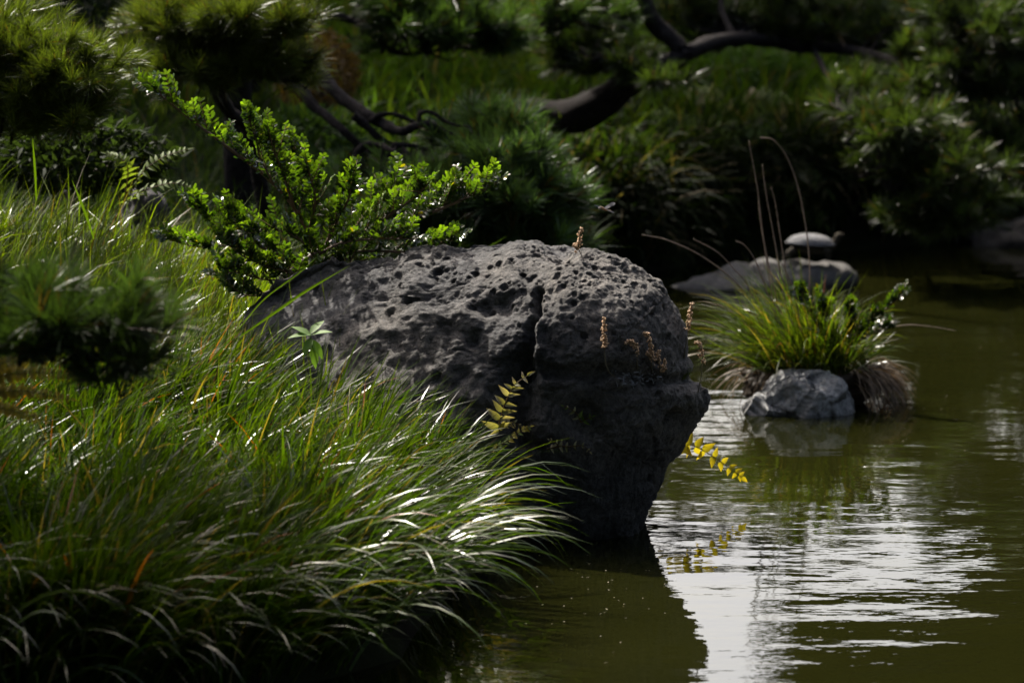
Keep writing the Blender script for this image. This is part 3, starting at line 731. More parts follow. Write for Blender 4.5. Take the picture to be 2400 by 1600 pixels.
# big leaning pine in the middle of the far bank
b4 = G(1090, 20.4)
limbR = [(1600, 126, 19.9), (1700, 92, 20.6), (1790, 96, 21.1), (1880, 108, 21.2), (1960, 112, 21.1), (2060, 134, 20.8), (2120, 160, 20.5), (2170, 205, 20.3), (2240, 240, 20.1), (2300, 290, 20.0)]
pine('big pine whose thick leaning trunk crosses the far bank to the right', b4, [b4, P(1160, 300, 20.3), P(1240, 268, 20.2), P(1340, 272, 20.1), P(1420, 236, 20.0), P(1520, 170, 19.9), P(1600, 128, 19.9), P(1570, 92, 19.9), P(1535, 55, 19.9), P(1510, 0, 19.9), P(1480, -120, 19.9)],
     [.10, .085, .075, .095, .082, .062, .055, .045, .042, .04, .036],
     [([(poly3(limbR), .045, .014), (poly3([(1720, 92, 20.8), (1760, 60, 21.1), (1830, 40, 21.3)]), .014, .006), (poly3([(1900, 108), (1960, 70), (2020, 60)], 21.2), .014, .006), (poly3([(1905, 110, 21.2), (1935, 170, 20.6), (1965, 230, 20.0), (1995, 275, 19.4)]), .017, .011)],
       [(1640, 30, 100, 46, 21.2, .2, 60), (1780, 40, 130, 52, 21.3, .2, 90), (1920, 55, 130, 60, 21.3, .2, 95), (2060, 75, 130, 62, 21.2, .2, 90), (1700, 80, 60, 30, 21.2, .15, 22), (2160, 125, 90, 60, 20.6, .25, 60)]),
      ([(poly3([(1720, 92, 20.7), (1690, 0, 21.0), (1740, -90, 21.2), (1850, -130, 21.3), (1990, -150, 21.3)]), .020, .006), (poly3([(1690, 0, 21.0), (1640, -60, 21.1), (1600, -150, 21.2)]), .014, .006)],
       [(1640, -70, 90, 26, 21.2, .2, 16), (1790, -95, 110, 20, 21.2, .2, 20), (1960, -60, 120, 22, 21.3, .2, 24), (1900, -140, 160, 18, 21.3, .2, 26), (1620, -160, 60, 22, 21.2, .2, 10)]),
      ([(poly3([(1520, 170), (1480, 140), (1420, 130)], 19.6), .018, .007), (poly3([(1540, 160), (1530, 190), (1500, 210)], 19.5), .014, .006)],
       [(1420, 125, 100, 42, 19.9, .3, 70), (1520, 165, 70, 34, 19.6, .2, 34), (1330, 110, 70, 42, 20.0, .25, 36)]),
      ([(poly3([(1995, 275), (2005, 310), (1985, 335), (2020, 360), (2040, 400), (2100, 428), (2150, 410)], 19.3), .016, .006), (poly3([(2000, 320), (2060, 330), (2110, 345)], 19.3), .010, .005), (poly3([(2040, 400), (2120, 470), (2180, 500), (2240, 520)], 19.2), .012, .005)],
       [(2120, 290, 110, 55, 19.3, .3, 95), (2060, 330, 70, 40, 19.3, .2, 30), (2210, 400, 110, 60, 19.2, .3, 110), (2190, 490, 110, 50, 19.2, .3, 90), (2290, 460, 60, 60, 19.2, .25, 45), (2010, 215, 80, 50, 20.0, .25, 40), (2320, 340, 80, 70, 19.9, .3, 60), (2180, 215, 90, 40, 20.2, .25, 45)])],
     0.130, 0.0040, 46, (0.047, 0.070, 0.019), 1.0, 1.15)
b5 = G(2650, 20.8)
pine('pine with dense dark needles filling the upper right corner', b5, [b5, P(2620, 300, 20.6), P(2580, 100, 20.4), P(2600, -200, 20.4)], [.16, .14, .12, .1],
     [([(poly3([(2580, 110), (2460, 90), (2380, 60), (2300, 55)], 20.2), .04, .010), (poly3([(2460, 90), (2400, 180), (2330, 210)], 20.1), .02, .007)],
       [(2330, 60, 120, 60, 20.0, .3, 130), (2350, 180, 90, 60, 20.0, .3, 100), (2250, 20, 100, 40, 20.1, .3, 70), (2390, 290, 60, 60, 20.1, .3, 50), (2240, 140, 60, 50, 20, .25, 40)]),
      ([(poly3([(2620, 320), (2500, 360), (2420, 400), (2360, 420)], 20.4), .03, .008)],
       [(2390, 400, 70, 60, 20.3, .3, 60), (2420, 300, 70, 70, 20.4, .3, 50)])],
     0.130, 0.0040, 44, (0.040, 0.060, 0.020), 1.0, 1.0)
# near, out of focus bough at the left edge
b6 = np.array([-2.6, 8.6, 0.0]); b6[2] = float(height(np.array([-2.6]), np.array([9.9]))[0]) * 0
b6 = np.array([-2.7, 10.1, float(height(np.array([-2.7]), np.array([10.1]))[0])])
pine('pine with a dark blurred bough reaching in close at the left edge', b6, [b6, b6 + (.15, .1, .5), np.array([-2.0, 10.0, 1.15]), np.array([-2.2, 9.8, 2.0])], [.1, .085, .07, .06],
     [([(np.concatenate([[[-2.0, 10.0, 1.15]], poly3([(-120, 790, 9.70), (40, 800, 9.50), (150, 792, 9.40), (260, 800, 9.40), (320, 790, 9.40)])]), .03, .008),
        (poly3([(120, 795), (200, 830), (260, 850)], 9.35), .010, .005), (poly3([(60, 798), (140, 740), (230, 710)], 9.40), .012, .005), (poly3([(220, 795), (290, 770), (345, 760)], 9.40), .009, .004)],
       [(40, 700, 110, 62, 9.45, .16, 75), (160, 715, 100, 52, 9.40, .16, 60), (270, 735, 70, 38, 9.35, .14, 36), (320, 785, 40, 32, 9.35, .1, 22), (100, 765, 140, 34, 9.35, .14, 46), (260, 845, 80, 18, 9.30, .1, 16), (10, 740, 80, 60, 9.40, .14, 34)])],
     0.115, 0.0019, 90, (0.05, 0.085, 0.026), 1.0)

# ------------------------------------------------------------------ ferns and small plants
def leaf_mesh(name, prof, w, fold, curl, c0, c1, mat):
    mb = MB(); leaves(mb, np.zeros((1, 3)), np.array([[1.0, 0, 0]]), np.array([[0, 0, 1.0]]), np.array([1.0]), np.array([w]), prof, fold, curl, np.array([c0]), np.array([c1]))
    return mb.mesh(name, mat)
def place(me, name, parent, base, pos, axis, nor, L):
    o = bpy.data.objects.new(name, me); col.objects.link(o); o.parent = parent
    x = Vector(axis).normalized(); z = Vector(nor); z = (z - x * z.dot(x)).normalized(); y = z.cross(x)
    m = Matrix((x, y, z)).transposed().to_4x4(); m = m @ Matrix.Scale(L, 4); m.translation = Vector(np.asarray(pos) - np.asarray(base))
    o.matrix_local = m
    return o
FERN = {k: leaf_mesh('leaflet_' + k, LEAF_POINT, .58 if k == 'yellow' else .40, f, cu, a, b, M_fern) for k, f, cu, a, b in (
    ('olive', .5, .25, (.16, .165, .07), (.23, .21, .14)), ('yellow', .4, .22, (.21, .19, .014), (.24, .19, .016)), ('green', .4, .2, (.085, .13, .022), (.10, .145, .024)),
    ('brown', .3, .15, (.16, .145, .014), (.20, .15, .02)), ('pale', .5, .3, (.28, .27, .17), (.33, .28, .2)))}

def frond(parent, base, pts, n, L, kinds, r=.0022, up=(0, -.6, .8), ang=1.1, flat=0.0, sides=(-1, 1), lprof=None, wide=1.0, jit=.15, rcol=(.09, .06, .02), stiff=None):
    mb = MB(); c = tube(mb, pts, [r, r * .8, r * .4], 5, rcol, 40)
    ra = mb.build('rachis', M_fern, parent, base)
    tan = norm(np.gradient(c, axis=0)); up = np.array(up, float)
    for j in range(n):
        u = (j + .6) / n; i = min(int(u * 39), 39); t = tan[i]; U = norm(up - t * (up @ t)); sd_ = np.cross(t, U)
        for s_ in sides:
            a = t * math.cos(ang) + sd_ * s_ * math.sin(ang) + U * flat + rng.normal(0, jit, 3)
            ln = L * (1 - .62 * u ** 1.6) * min(1, .55 + 2.5 * u) * rng.uniform(.85, 1.12)
            place(FERN[kinds[rng.integers(0, len(kinds))]], 'leaflet', ra, base, c[i], a, U + rng.normal(0, jit, 3), ln)
    place(FERN[kinds[0]], 'leaflet', ra, base, c[-1], tan[-1], up, L * .5)
    return ra

def bp(pts, lift=.01):       # pixel points laid on the boulder face
    h = [surf(x, y, lift) for x, y in pts]; D = min(p[1] for p in h) - .01
    return poly3(pts, D)
pts = bp([(1172, 1010), (1168, 1000), (1175, 972), (1184, 945), (1196, 918), (1210, 898), (1236, 880)], .06)
f1 = thing('holly_fern', pts[0], 'upright olive fern frond with paired pointed leaflets against the dark boulder', 'fern')
frond(f1, pts[0], pts, 9, .058, ['olive', 'olive', 'pale'], up=(-.15, -.75, .45), ang=1.2, flat=.25)
pts2 = bp([(1172, 1006), (1190, 992), (1206, 990), (1220, 998)], .03)
frond(f1, pts[0], pts2, 4, .026, ['pale', 'olive'], up=(0, -.9, .4), ang=1.1)
pts = bp([(1150, 1060), (1170, 1045), (1200, 1025), (1225, 1008), (1243, 1000)], .05)
f2 = thing('holly_fern', pts[0], 'low yellow green fern frond poking out of the grass tips by the boulder', 'fern')
frond(f2, pts[0], pts, 10, .030, ['yellow', 'green'], up=(0, -.5, .85), ang=1.0)
pts = bp([(1282, 1052), (1312, 1046), (1335, 1046), (1365, 1044), (1382, 1058)], .02)
f3 = thing('holly_fern', pts[0], 'small pale fern frond lying flat low on the boulder face', 'fern')
frond(f3, pts[0], pts, 6, .026, ['pale', 'olive'], up=(0, -.9, .4), ang=1.15)
pts3 = bp([(1312, 1046), (1300, 1036), (1288, 1030)], .02); frond(f3, pts[0], pts3, 2, .020, ['pale'], up=(0, -.9, .4))
pts = bp([(1362, 990), (1352, 970), (1340, 960), (1322, 952)], .02)
f4 = thing('holly_fern', pts[0], 'little green fern sprig with four leaflets beside the hollow in the boulder', 'fern')
frond(f4, pts[0], pts, 3, .026, ['green', 'olive'], up=(0, -.9, .4)); pts4 = bp([(1362, 990), (1372, 982), (1388, 976)], .02); frond(f4, pts[0], pts4, 2, .028, ['green'], up=(0, -.9, .4))
pts = poly3([(1545, 1085, 12.95), (1580, 1050, 12.98), (1615, 1042, 13.0), (1650, 1056, 13.0), (1690, 1082, 13.0), (1720, 1104, 13.0), (1738, 1118, 13.0)])
f5 = thing('holly_fern', pts[0], 'bright yellow fern frond hanging over the water below the boulder overhang', 'fern')
frond(f5, pts[0], pts, 11, .056, ['yellow'], up=(0, -1, .25), ang=1.0, jit=.28)
# lacy fern in front of the sedge at the left edge
base = poly3([(-160, 980)], 9.9)[0]
f6 = thing('lady_fern', base, 'brown green lacy fern under the blurred pine bough at the left edge', 'fern')
for e in ([(-160, 980), (-50, 900), (60, 872), (205, 885)], [(-160, 980), (-60, 935), (40, 915), (165, 935)], [(-160, 980), (-90, 955), (0, 955), (100, 985)], [(-160, 960), (-90, 890), (10, 850), (150, 842)]):
    frond(f6, base, poly3(e, 9.9), 64, .040, ['brown'], r=.002, up=(.1, -.75, .6), ang=1.25, jit=.12)
# dim ferns under the pines on the left and on the far bank
def fern_clump(x, y, D, fr, label, kinds, L=.06, n=12, r=.003):
    base = poly3([(x, y)], D)[0]; f = thing('bank_fern', base, label, 'fern', 'ferns in the shade of the pines')
    for e in fr: frond(f, base, poly3([(x, y, D)] + [(p[0], p[1], D - .15) for p in e]), n, L, kinds, r=r, ang=1.2, jit=.14)
fern_clump(290, 480, 14.3, [[(330, 410), (380, 370), (440, 350)], [(300, 400), (280, 370), (250, 360)], [(330, 450), (400, 430), (450, 440)]], 'dim grey green fern arching over the small dark stone', ['green'], .05, 14)
fern_clump(1640, 420, 21.0, [[(1620, 330), (1580, 280), (1530, 270)], [(1680, 330), (1740, 300), (1800, 310)], [(1600, 400), (1540, 390), (1480, 410)], [(1690, 380), (1760, 380), (1810, 420)]], 'broad yellow green fern in the middle of the far bank', ['green', 'green'], .17, 11, .004)
fern_clump(1500, 470, 20.7, [[(1470, 430), (1430, 415), (1390, 420)], [(1530, 420), (1560, 410), (1600, 420)], [(1480, 470), (1440, 480), (1400, 500)]], 'withered pale brown fern above the dark water on the far bank', ['pale', 'brown'], .12, 11, .004)
fern_clump(1720, 330, 21.6, [[(1700, 250), (1650, 220), (1600, 235)], [(1750, 250), (1810, 230), (1860, 250)], [(1690, 300), (1620, 300), (1570, 330)], [(1770, 300), (1840, 310), (1880, 350)]], 'tall soft green fern higher up behind the broad one on the far bank', ['green', 'green', 'olive'], .17, 12, .004)
fern_clump(1420, 380, 20.6, [[(1400, 330), (1370, 320), (1340, 335)], [(1440, 330), (1480, 315), (1520, 330)], [(1450, 370), (1500, 365), (1540, 390)]], 'dim green fern under the leaning pine trunk', ['green', 'olive'], .13, 11, .004)
fern_clump(1830, 470, 20.9, [[(1800, 400), (1770, 380), (1730, 390)], [(1870, 400), (1900, 410), (1940, 450)], [(1850, 440), (1900, 480), (1930, 520)], [(1780, 470), (1740, 510), (1720, 560)]], 'drooping dark green fern behind the dry stalks on the far bank', ['green', 'olive'], .15, 10, .004)

# broad-leaved seedling in the grass left of the boulder
me_broad = leaf_mesh('broad_leaf', [(0, .05), (.15, .6), (.4, 1.0), (.7, .75), (.9, .3), (1, .02)], .42, .25, .25, (.08, .15, .03), (.09, .16, .03), leaf_mat('pale_broad_leaf', .6, .45, .2))
base = poly3([(735, 850)], 12.05)[0]
sdl = thing('seedling', base, 'light green broad leaved seedling standing in the grass left of the boulder', 'plant')
mb = MB(); tube(mb, poly3([(735, 850), (732, 815), (728, 785)], 12.0), [.003, .0025, .002], 5, (.06, .09, .02)); mb.build('stem', M_stem, sdl, base)
for (x, y, ax) in ((728, 785, (-.9, -.2, .1)), (728, 786, (.75, -.3, .35)), (730, 792, (-.3, -.7, -.5)), (730, 795, (.5, -.4, -.6)), (727, 783, (.3, .3, .4)), (728, 787, (-.5, .2, .35)), (732, 812, (.2, -.6, -.8))):
    place(me_broad, 'leaf', sdl, base, poly3([(x, y)], 12.0)[0], ax, (0, -.3, .95), .072)

# dry flower stalks rooted on the boulder
def stalk(label, stem_px, head_px, sidehead=None):
    b = surf(*stem_px[0], 0.0); D = b[1] - .05
    base = b; t = thing('flower_stalk', base, label, 'dry flower', 'dry flower stalks on the boulder')
    mb = MB(); tube(mb, np.concatenate([[b], poly3(stem_px[1:] + head_px, D)]), [.0018, .0014, .0009], 5, (.09, .075, .04), 20); mb.build('stem', M_stem, t, base)
    hb = MB()
    for hp in [head_px] + ([sidehead] if sidehead else []):
        c = catmull(poly3(hp, D), 40)
        m = int(16 + 130 * np.linalg.norm(np.diff(c, axis=0), axis=1).sum() / .1)
        i = rng.integers(0, 40, m); p = c[i] + rng.normal(0, .0046, (m, 3)) * (1.15 - .6 * i[:, None] / 40)
        r = rng.uniform(.0018, .0038, m)
        o6 = np.array([(1, 0, 0), (-1, 0, 0), (0, 1, 0), (0, -1, 0), (0, 0, 1.3), (0, 0, -1.3)]); f8 = np.array([(0, 2, 4), (2, 1, 4), (1, 3, 4), (3, 0, 4), (2, 0, 5), (1, 2, 5), (3, 1, 5), (0, 3, 5)])
        v = p[:, None] + o6[None] * r[:, None, None]
        hb.add(v, None, (np.arange(m)[:, None, None] * 6 + f8[None]).reshape(-1, 3), np.repeat(np.array([[.50, .34, .20]]) * rng.uniform(.6, 1.3, (m, 1)), 6, 0))
    hb.build('seed_head', M_dry, t, base)
stalk('tall straight dry flower spike, leftmost on the boulder ledge', [(1442, 884), (1425, 868), (1418, 835)], [(1417, 812), (1416, 780), (1414, 742)])
stalk('short dry flower spike bowed over to the left above the silver rosette', [(1494, 874), (1493, 845)], [(1494, 830), (1491, 810), (1480, 799), (1467, 803)])
stalk('dry flower spike with a kinked nodding tip beside the bowed one', [(1528, 876), (1527, 850)], [(1528, 832), (1524, 805), (1518, 786), (1510, 781)], [(1532, 845), (1526, 830), (1515, 827)])
stalk('faint branching dry flower spike at the right of the silver rosette', [(1546, 880), (1546, 855)], [(1544, 850), (1542, 835), (1543, 823)], [(1552, 868), (1556, 856), (1558, 845)])
stalk('tall dry flower spike standing clear against the water on the right rim of the boulder', [(1604, 838), (1606, 815), (1612, 785)], [(1612, 772), (1617, 740), (1621, 709)])
stalk('crooked dry flower spike with a bent tip against the water near the dark overhang', [(1636, 918), (1643, 885), (1645, 862)], [(1648, 848), (1645, 825), (1641, 806), (1631, 803)])
stalk('short dry flower spike on the very top of the boulder', [(1360, 592), (1356, 583)], [(1354, 578), (1358, 560), (1363, 535)], [(1352, 586), (1349, 578), (1347, 574)])
# silver rosette
b = surf(1490, 882, 0)
ros = thing('rosette_plant', b, 'silvery grey rosette of narrow dry leaves on the boulder ledge', 'plant')
mb = MB(); m = 110
cp = np.array([surf(x, y, .004) for x, y in zip(rng.normal(1495, 32, m), rng.normal(884, 9, m))])
leaves(mb, cp, np.stack([rng.normal(0, 1, m), -np.abs(rng.normal(.5, .4, m)), rng.normal(.3, .6, m)], -1), rng.normal(0, 1, (m, 3)) + np.array([0, -.5, .8]), rng.uniform(.010, .022, m), rng.uniform(.003, .005, m), LEAF_OVAL, .3, .5, np.array([[.30, .31, .34]]) * rng.uniform(.5, 1.2, (m, 1)))
o = mb.build('leaves', M_dry, ros, b); o['kind'] = 'stuff'
# small green tuft on the right rim
b = surf(1600, 885, 0)
tf = thing('grass_tuft', b, 'tiny bright green tuft on the right rim of the boulder', 'grass tuft')
mb = MB(); m = 46
blades(mb, b + rng.normal(0, .006, (m, 3)), rng.normal(-.1, 1.0, m), rng.uniform(.1, 1.1, m), rng.uniform(.4, 1.6, m), rng.uniform(.02, .055, m), rng.uniform(.0018, .003, m), 5, np.array([[.12, .16, .02]]) * rng.uniform(.6, 1.2, (m, 1)))
mb.build('blade_cluster', M_grass, tf, b)['kind'] = 'stuff'

def lone_blade(pts, label, w_):
    c = catmull(poly3(pts), 16); t = thing('grass_spear', c[0], label, 'grass blade')
    u = np.linspace(0, 1, 16); tn = norm(np.gradient(c, axis=0)); sd_ = norm(np.cross(tn, np.array([.1, -1, .35]))); hw = (w_ * .5 * np.minimum(1, .6 + u) * np.minimum(1, (1 - u) * 3 + .04))[:, None]
    v = np.stack([c - sd_ * hw, c + np.cross(sd_, tn) * hw * .3, c + sd_ * hw], 1).reshape(-1, 3); i = np.arange(15)[:, None] * 3
    mb = MB(); mb.add(v, np.concatenate([i + np.array([[0, 1, 4, 3]]), i + np.array([[1, 2, 5, 4]])]), None, (.085, .15, .012)); mb.build('blade', M_grass, t, c[0])
lone_blade([(560, 790, 12.15), (640, 735, 12.1), (720, 680, 12.1), (820, 622, 12.15)], 'long bright green grass blade lying slantwise across the left shoulder of the boulder', .009)
lone_blade([(560, 770, 12.1), (620, 700, 12.1), (700, 640, 12.15), (745, 600, 12.2)], 'thin grass blade leaning over the left end of the boulder', .005)
lone_blade([(85, 470, 12.9), (82, 400, 12.9), (76, 322, 12.9)], 'tall upright grass blade standing alone at the left above the sunny grass', .008)
lone_blade([(220, 560, 12.9), (200, 500, 12.9), (168, 420, 12.9)], 'tall grass blade leaning left in the sunny grass', .009)

# ------------------------------------------------------------------ island tussock
DI = 15.12
ib = P(1900, 930, DI + .12); ib[2] = .02
isl = thing('grass_tussock', ib, 'green grass tussock with a hanging dry skirt crowning the pale rock in the pond', 'grass tussock')
d, q = cube_sphere(28); k = DI / FPX
core = P(1905, 895, DI + .22) + d * np.array([165 * k, .22, 62 * k]) * (1 + .12 * fbm(d, 2.5, 3)[:, None])
core[:, 2] = np.maximum(core[:, 2], -.05)
mb = MB(); mb.add(core, q, None, (.03, .02, .012)); mb.build('root_mass', M_stem, isl, ib)
m = 1700; a = rng.uniform(0, 2 * math.pi, m); rr_ = np.sqrt(rng.random(m))
root = P(1895, 850, DI + .2) + np.stack([np.cos(a) * rr_ * 125 * k, np.sin(a) * rr_ * .2, -.035 * rr_ ** 2 + 0 * a], -1)
c, tip = grass_colors(m, .12, np.array([[.046, .082, .012], [.075, .105, .014], [.034, .056, .012]]), .01)
hd = np.arctan2(np.sin(a) * rr_ + rng.normal(0, .35, m), np.cos(a) * rr_ - .38 + rng.normal(0, .35, m))
mb = MB(); blades(mb, root, hd, .12 + .95 * rr_ * rng.random(m), rng.uniform(.1, 1.7, m), .12 + .40 * rng.random(m) ** 1.4 * np.clip(1 - .65 * (np.cos(a) * rr_ - .05), .35, 1), rng.uniform(.003, .0075, m), 6, c, tip)
mb.build('green_blades', M_grass, isl, ib)['kind'] = 'stuff'
m = 1500; a = rng.uniform(0, 2 * math.pi, m)
gap = (np.abs(np.cos(a)) < .62) & (np.sin(a) < 0); a = a[~gap & ((np.cos(a) > -.1) | (rng.random(m) < .12))]; m = len(a)
root = P(1905, 872, DI + .2) + np.stack([np.cos(a) * 140 * k, np.sin(a) * .19, rng.normal(0, .02, m)], -1)
mb = MB(); blades(mb, root, a + rng.normal(0, .3, m), rng.uniform(.9, 1.5, m), rng.uniform(1.4, 1.95, m), rng.uniform(.12, .25, m), rng.uniform(.004, .007, m), 6, np.array([[.13, .09, .055]]) * rng.uniform(.4, 1.3, (m, 1)), power=.7)
mb.build('dry_skirt', M_dry, isl, ib)['kind'] = 'stuff'
def dstalk(pts, label, r=.0030):
    w_ = poly3(pts); t = thing('dry_reed', w_[0], label, 'dry stem', 'dry stems in the island tussock')
    mb = MB(); tube(mb, w_, [r, r * .85, r * .5], 6, (.20, .155, .12), 36, .2, 5); mb.build('stem', M_dry, t, w_[0])
    return t
for pts, lab in (
    ([(1885, 850), (1898, 640), (1880, 480), (1850, 380), (1815, 330), (1782, 322)], 'tall dry stem arching over to the left, tallest in the tussock on the rock'),
    ([(1850, 850), (1815, 680), (1790, 560), (1775, 440), (1755, 330)], 'straight dry stem leaning left, highest of the upright ones on the rock'),
    ([(1860, 850), (1835, 680), (1815, 560), (1795, 450), (1787, 385)], 'dry stem with a knobbly top just right of the highest upright one'),
    ([(1870, 850), (1850, 690), (1830, 560), (1818, 480), (1808, 440)], 'shorter dry stem with a dark bent tip in the middle of the tussock'),
    ([(1840, 850), (1815, 720), (1795, 600), (1780, 500), (1778, 460)], 'short dry stem hidden among the upright ones'),
    ([(1830, 830), (1750, 690), (1660, 610), (1570, 565), (1505, 550)], 'long dry stem lying far out to the left over the low grey rock'),
    ([(1835, 830), (1760, 680), (1720, 630), (1680, 590), (1625, 560)], 'wavy dry stem leaning left above the low one'),
    ([(1845, 830), (1800, 690), (1770, 610), (1745, 575), (1725, 565)], 'thin dry stem hooked over to the left'),
    ([(1890, 850), (1865, 700), (1840, 630), (1820, 606)], 'short curled brown stem at the centre of the tussock'),
    ([(1990, 800), (2060, 775), (2120, 762), (2180, 765), (2240, 775)], 'thin dry stem trailing out to the right over the open water')):
    D0 = DI + rng.uniform(.08, .25); dstalk([(x, y, D0) for x, y in pts], lab)
ishb = [B(p, .004, n, .07, DI + .12, DI + .05) for p, n in (
    ([(1960, 840), (1920, 770), (1890, 720), (1880, 690)], 16), ([(1965, 830), (1940, 760), (1930, 720)], 14), ([(1975, 820), (1985, 770), (1990, 730)], 14), ([(1980, 810), (2030, 760), (2080, 720), (2105, 700)], 18), ([(1980, 820), (2040, 785), (2075, 770)], 12))]
shrub('small dark glossy shrub growing in the right of the island tussock', 'shrub', poly3([(1955, 870)], DI + .15)[0], poly3([(1955, 880), (1960, 845), (1972, 815)], DI + .15), [.008, .006, .005], ishb, tone=.5, leafL=.027, leafW=.012)

m = 160; sx = np.concatenate([rng.uniform(.1, 2.2, 60), rng.normal(.25, .16, 60), rng.normal(1.25, .3, 40)]); sy = np.concatenate([rng.uniform(10.4, 17, 60), rng.normal(11.4, .5, 60), rng.normal(15, .35, 40)])
ok = shore_dist(sx, sy) < -.03; sx, sy = sx[ok], sy[ok]; m = len(sx); a = rng.uniform(0, 6.3, m)
mb = MB(); leaves(mb, np.stack([sx, sy, np.full(m, .004)], -1), np.stack([np.cos(a), np.sin(a), 0 * a], -1), np.tile([[0, 0, 1.0]], (m, 1)), rng.uniform(.003, .011, m), rng.uniform(.002, .004, m), [(0, .3), (.5, 1), (1, .1)], .2, .1, np.array([[.30, .27, .2]]) * rng.uniform(.4, 1.4, (m, 1)))
tag(mb.build('floating_debris', M_dry), 'tiny pale flecks floating on the pond', 'debris', kind='stuff')

# ------------------------------------------------------------------ turtle
DT = 19.2; k = DT / FPX
tb_ = P(1900, 600, DT)
tur = thing('turtle', tb_, 'turtle with a pale domed shell and raised head basking on the low rock', 'turtle')
d, q = cube_sphere(34)
sh_ = d * np.array([56 * k, .085, 24 * k]); up_ = d[:, 2] > 0
sh_[:, 2] = np.where(up_, sh_[:, 2], sh_[:, 2] * .22)
rim = np.exp(-(d[:, 2] / .18) ** 2); sh_[:, :2] *= (1 + .06 * rim)[:, None]
seeds_ = norm(np.random.default_rng(2).normal(size=(26, 3))); dd_ = np.sort(((d[:, None] - seeds_[None]) ** 2).sum(-1), 1); sc_ = np.clip((np.sqrt(dd_[:, 1]) - np.sqrt(dd_[:, 0])) / .12, 0, 1) - .75; sh_ *= (1 + .035 * sc_)[:, None]
ry_ = math.radians(-3); sh_ = sh_ @ np.array([[math.cos(ry_), 0, math.sin(ry_)], [0, 1, 0], [-math.sin(ry_), 0, math.cos(ry_)]])
mb = MB(); mb.add(sh_ + P(1900, 571, DT), q, None, np.array([[.58, .58, .6]]) * (1 + .3 * sc_)[:, None]); mb.build('shell', M_grey, tur, tb_)
mb = MB()
bd = d * np.array([47 * k, .07, 12 * k]) + P(1900, 583, DT); mb.add(bd, q, None, (.04, .033, .02))
tube(mb, poly3([(1930, 586), (1950, 577), (1960, 563), (1966, 553), (1978, 551)], DT - .01), [.020, .018, .017, .019, .008], 10, (.035, .03, .022), 24)
for pts in ([(1930, 584), (1942, 592), (1938, 604), (1946, 607)], [(1862, 585), (1850, 594), (1842, 602), (1832, 604)]):
    for dy in (-.055, .05): tube(mb, poly3(pts, DT + dy), [.021, .019, .014, .010], 8, (.035, .03, .022), 14)
tube(mb, poly3([(1850, 588), (1835, 592), (1822, 596)], DT), [.010, .006, .002], 6, (.025, .022, .018))
mb.build('body', leaf_mat('turtle_skin', .8, .0, .05), tur, tb_)

# ------------------------------------------------------------------ dragonfly
DG = 12.9; k = DG / FPX
gb = P(1410, 487, DG)
dr = thing('dragonfly', gb, 'small dragonfly hovering in front of the dark bank above the boulder', 'dragonfly')
mb = MB(); tube(mb, poly3([(1403, 486), (1408, 486), (1414, 489), (1420, 492), (1426, 493), (1432, 494)], DG), [.0025, .0042, .0045, .004, .002, .0015], 8, (.25, .17, .09), 24)
d8, q8 = cube_sphere(6); mb.add(d8 * .0042 + P(1405, 488, DG - .004), q8, None, (.3, .27, .25)); mb.build('body', M_dry, dr, gb)
M_wing = leaf_mat('dragonfly_wing', .3, .5, .5, (1, 1, 1))
for rt, tp_, wd_ in (((1416, 488), (1441, 476), 12), ((1420, 490), (1436, 475), 10), ((1414, 488), (1393, 480), 4), ((1418, 490), (1440, 498), 4)):
    a = poly3([rt], DG - .002)[0]; e = poly3([tp_], DG - .02)[0]
    mb = MB(); leaves(mb, a[None], (e - a)[None], np.array([[0, -.6, .6]]), np.array([np.linalg.norm(e - a)]), np.array([wd_ * k]), [(0, .2), (.25, .7), (.6, 1), (.9, .8), (1, .2)], .05, .05, np.array([[.05, .05, .06]]))
    mb.build('wing', M_wing, dr, gb)

# ------------------------------------------------------------------ shrubs of the far bank
def mound(label, x, y, rx, ry, D, rd, n, color, L=.05, w=.022, cat='shrub'):
    c = P(x, y, D); k = D / FPX; base = c - np.array([0, 0, ry * k]); root = thing('bank_shrub', base, label, cat, 'shrubs on the far bank')
    v = norm(rng.normal(size=(n, 3))) * (.75 + .28 * rng.random((n, 1)))
    v *= (1 + .16 * fbm(v, 2.2, 2, seed=n)[:, None]); v = v[v[:, 2] > -.7]; n = len(v)
    p = c + v * np.array([rx * k, rd, ry * k])
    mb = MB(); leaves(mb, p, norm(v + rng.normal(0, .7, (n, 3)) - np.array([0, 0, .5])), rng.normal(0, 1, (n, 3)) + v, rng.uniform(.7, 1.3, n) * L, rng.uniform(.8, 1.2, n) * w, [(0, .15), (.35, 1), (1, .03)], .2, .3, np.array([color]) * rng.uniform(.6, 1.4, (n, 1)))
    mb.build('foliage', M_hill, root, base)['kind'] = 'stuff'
    mb = MB()
    for j in range(9):
        e = c + norm(rng.normal(size=3) + np.array([0, 0, .8])) * np.array([rx * k, rd, ry * k]) * .8
        tube(mb, [base + rng.normal(0, .03, 3), (base + e) / 2, e], [.014, .010, .004], 5, (.05, .035, .025), 8)
    mb.build('stem_cluster', M_stem, root, base)
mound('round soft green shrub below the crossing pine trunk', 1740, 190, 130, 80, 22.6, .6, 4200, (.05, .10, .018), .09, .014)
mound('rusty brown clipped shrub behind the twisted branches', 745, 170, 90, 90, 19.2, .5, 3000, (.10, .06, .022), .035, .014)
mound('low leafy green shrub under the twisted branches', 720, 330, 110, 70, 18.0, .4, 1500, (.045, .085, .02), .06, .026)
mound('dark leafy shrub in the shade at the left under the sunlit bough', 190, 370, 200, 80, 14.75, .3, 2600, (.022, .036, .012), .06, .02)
mound('dark shrub behind the layered pine pads', 240, 30, 150, 90, 18.5, .5, 2200, (.02, .03, .014), .06, .02)
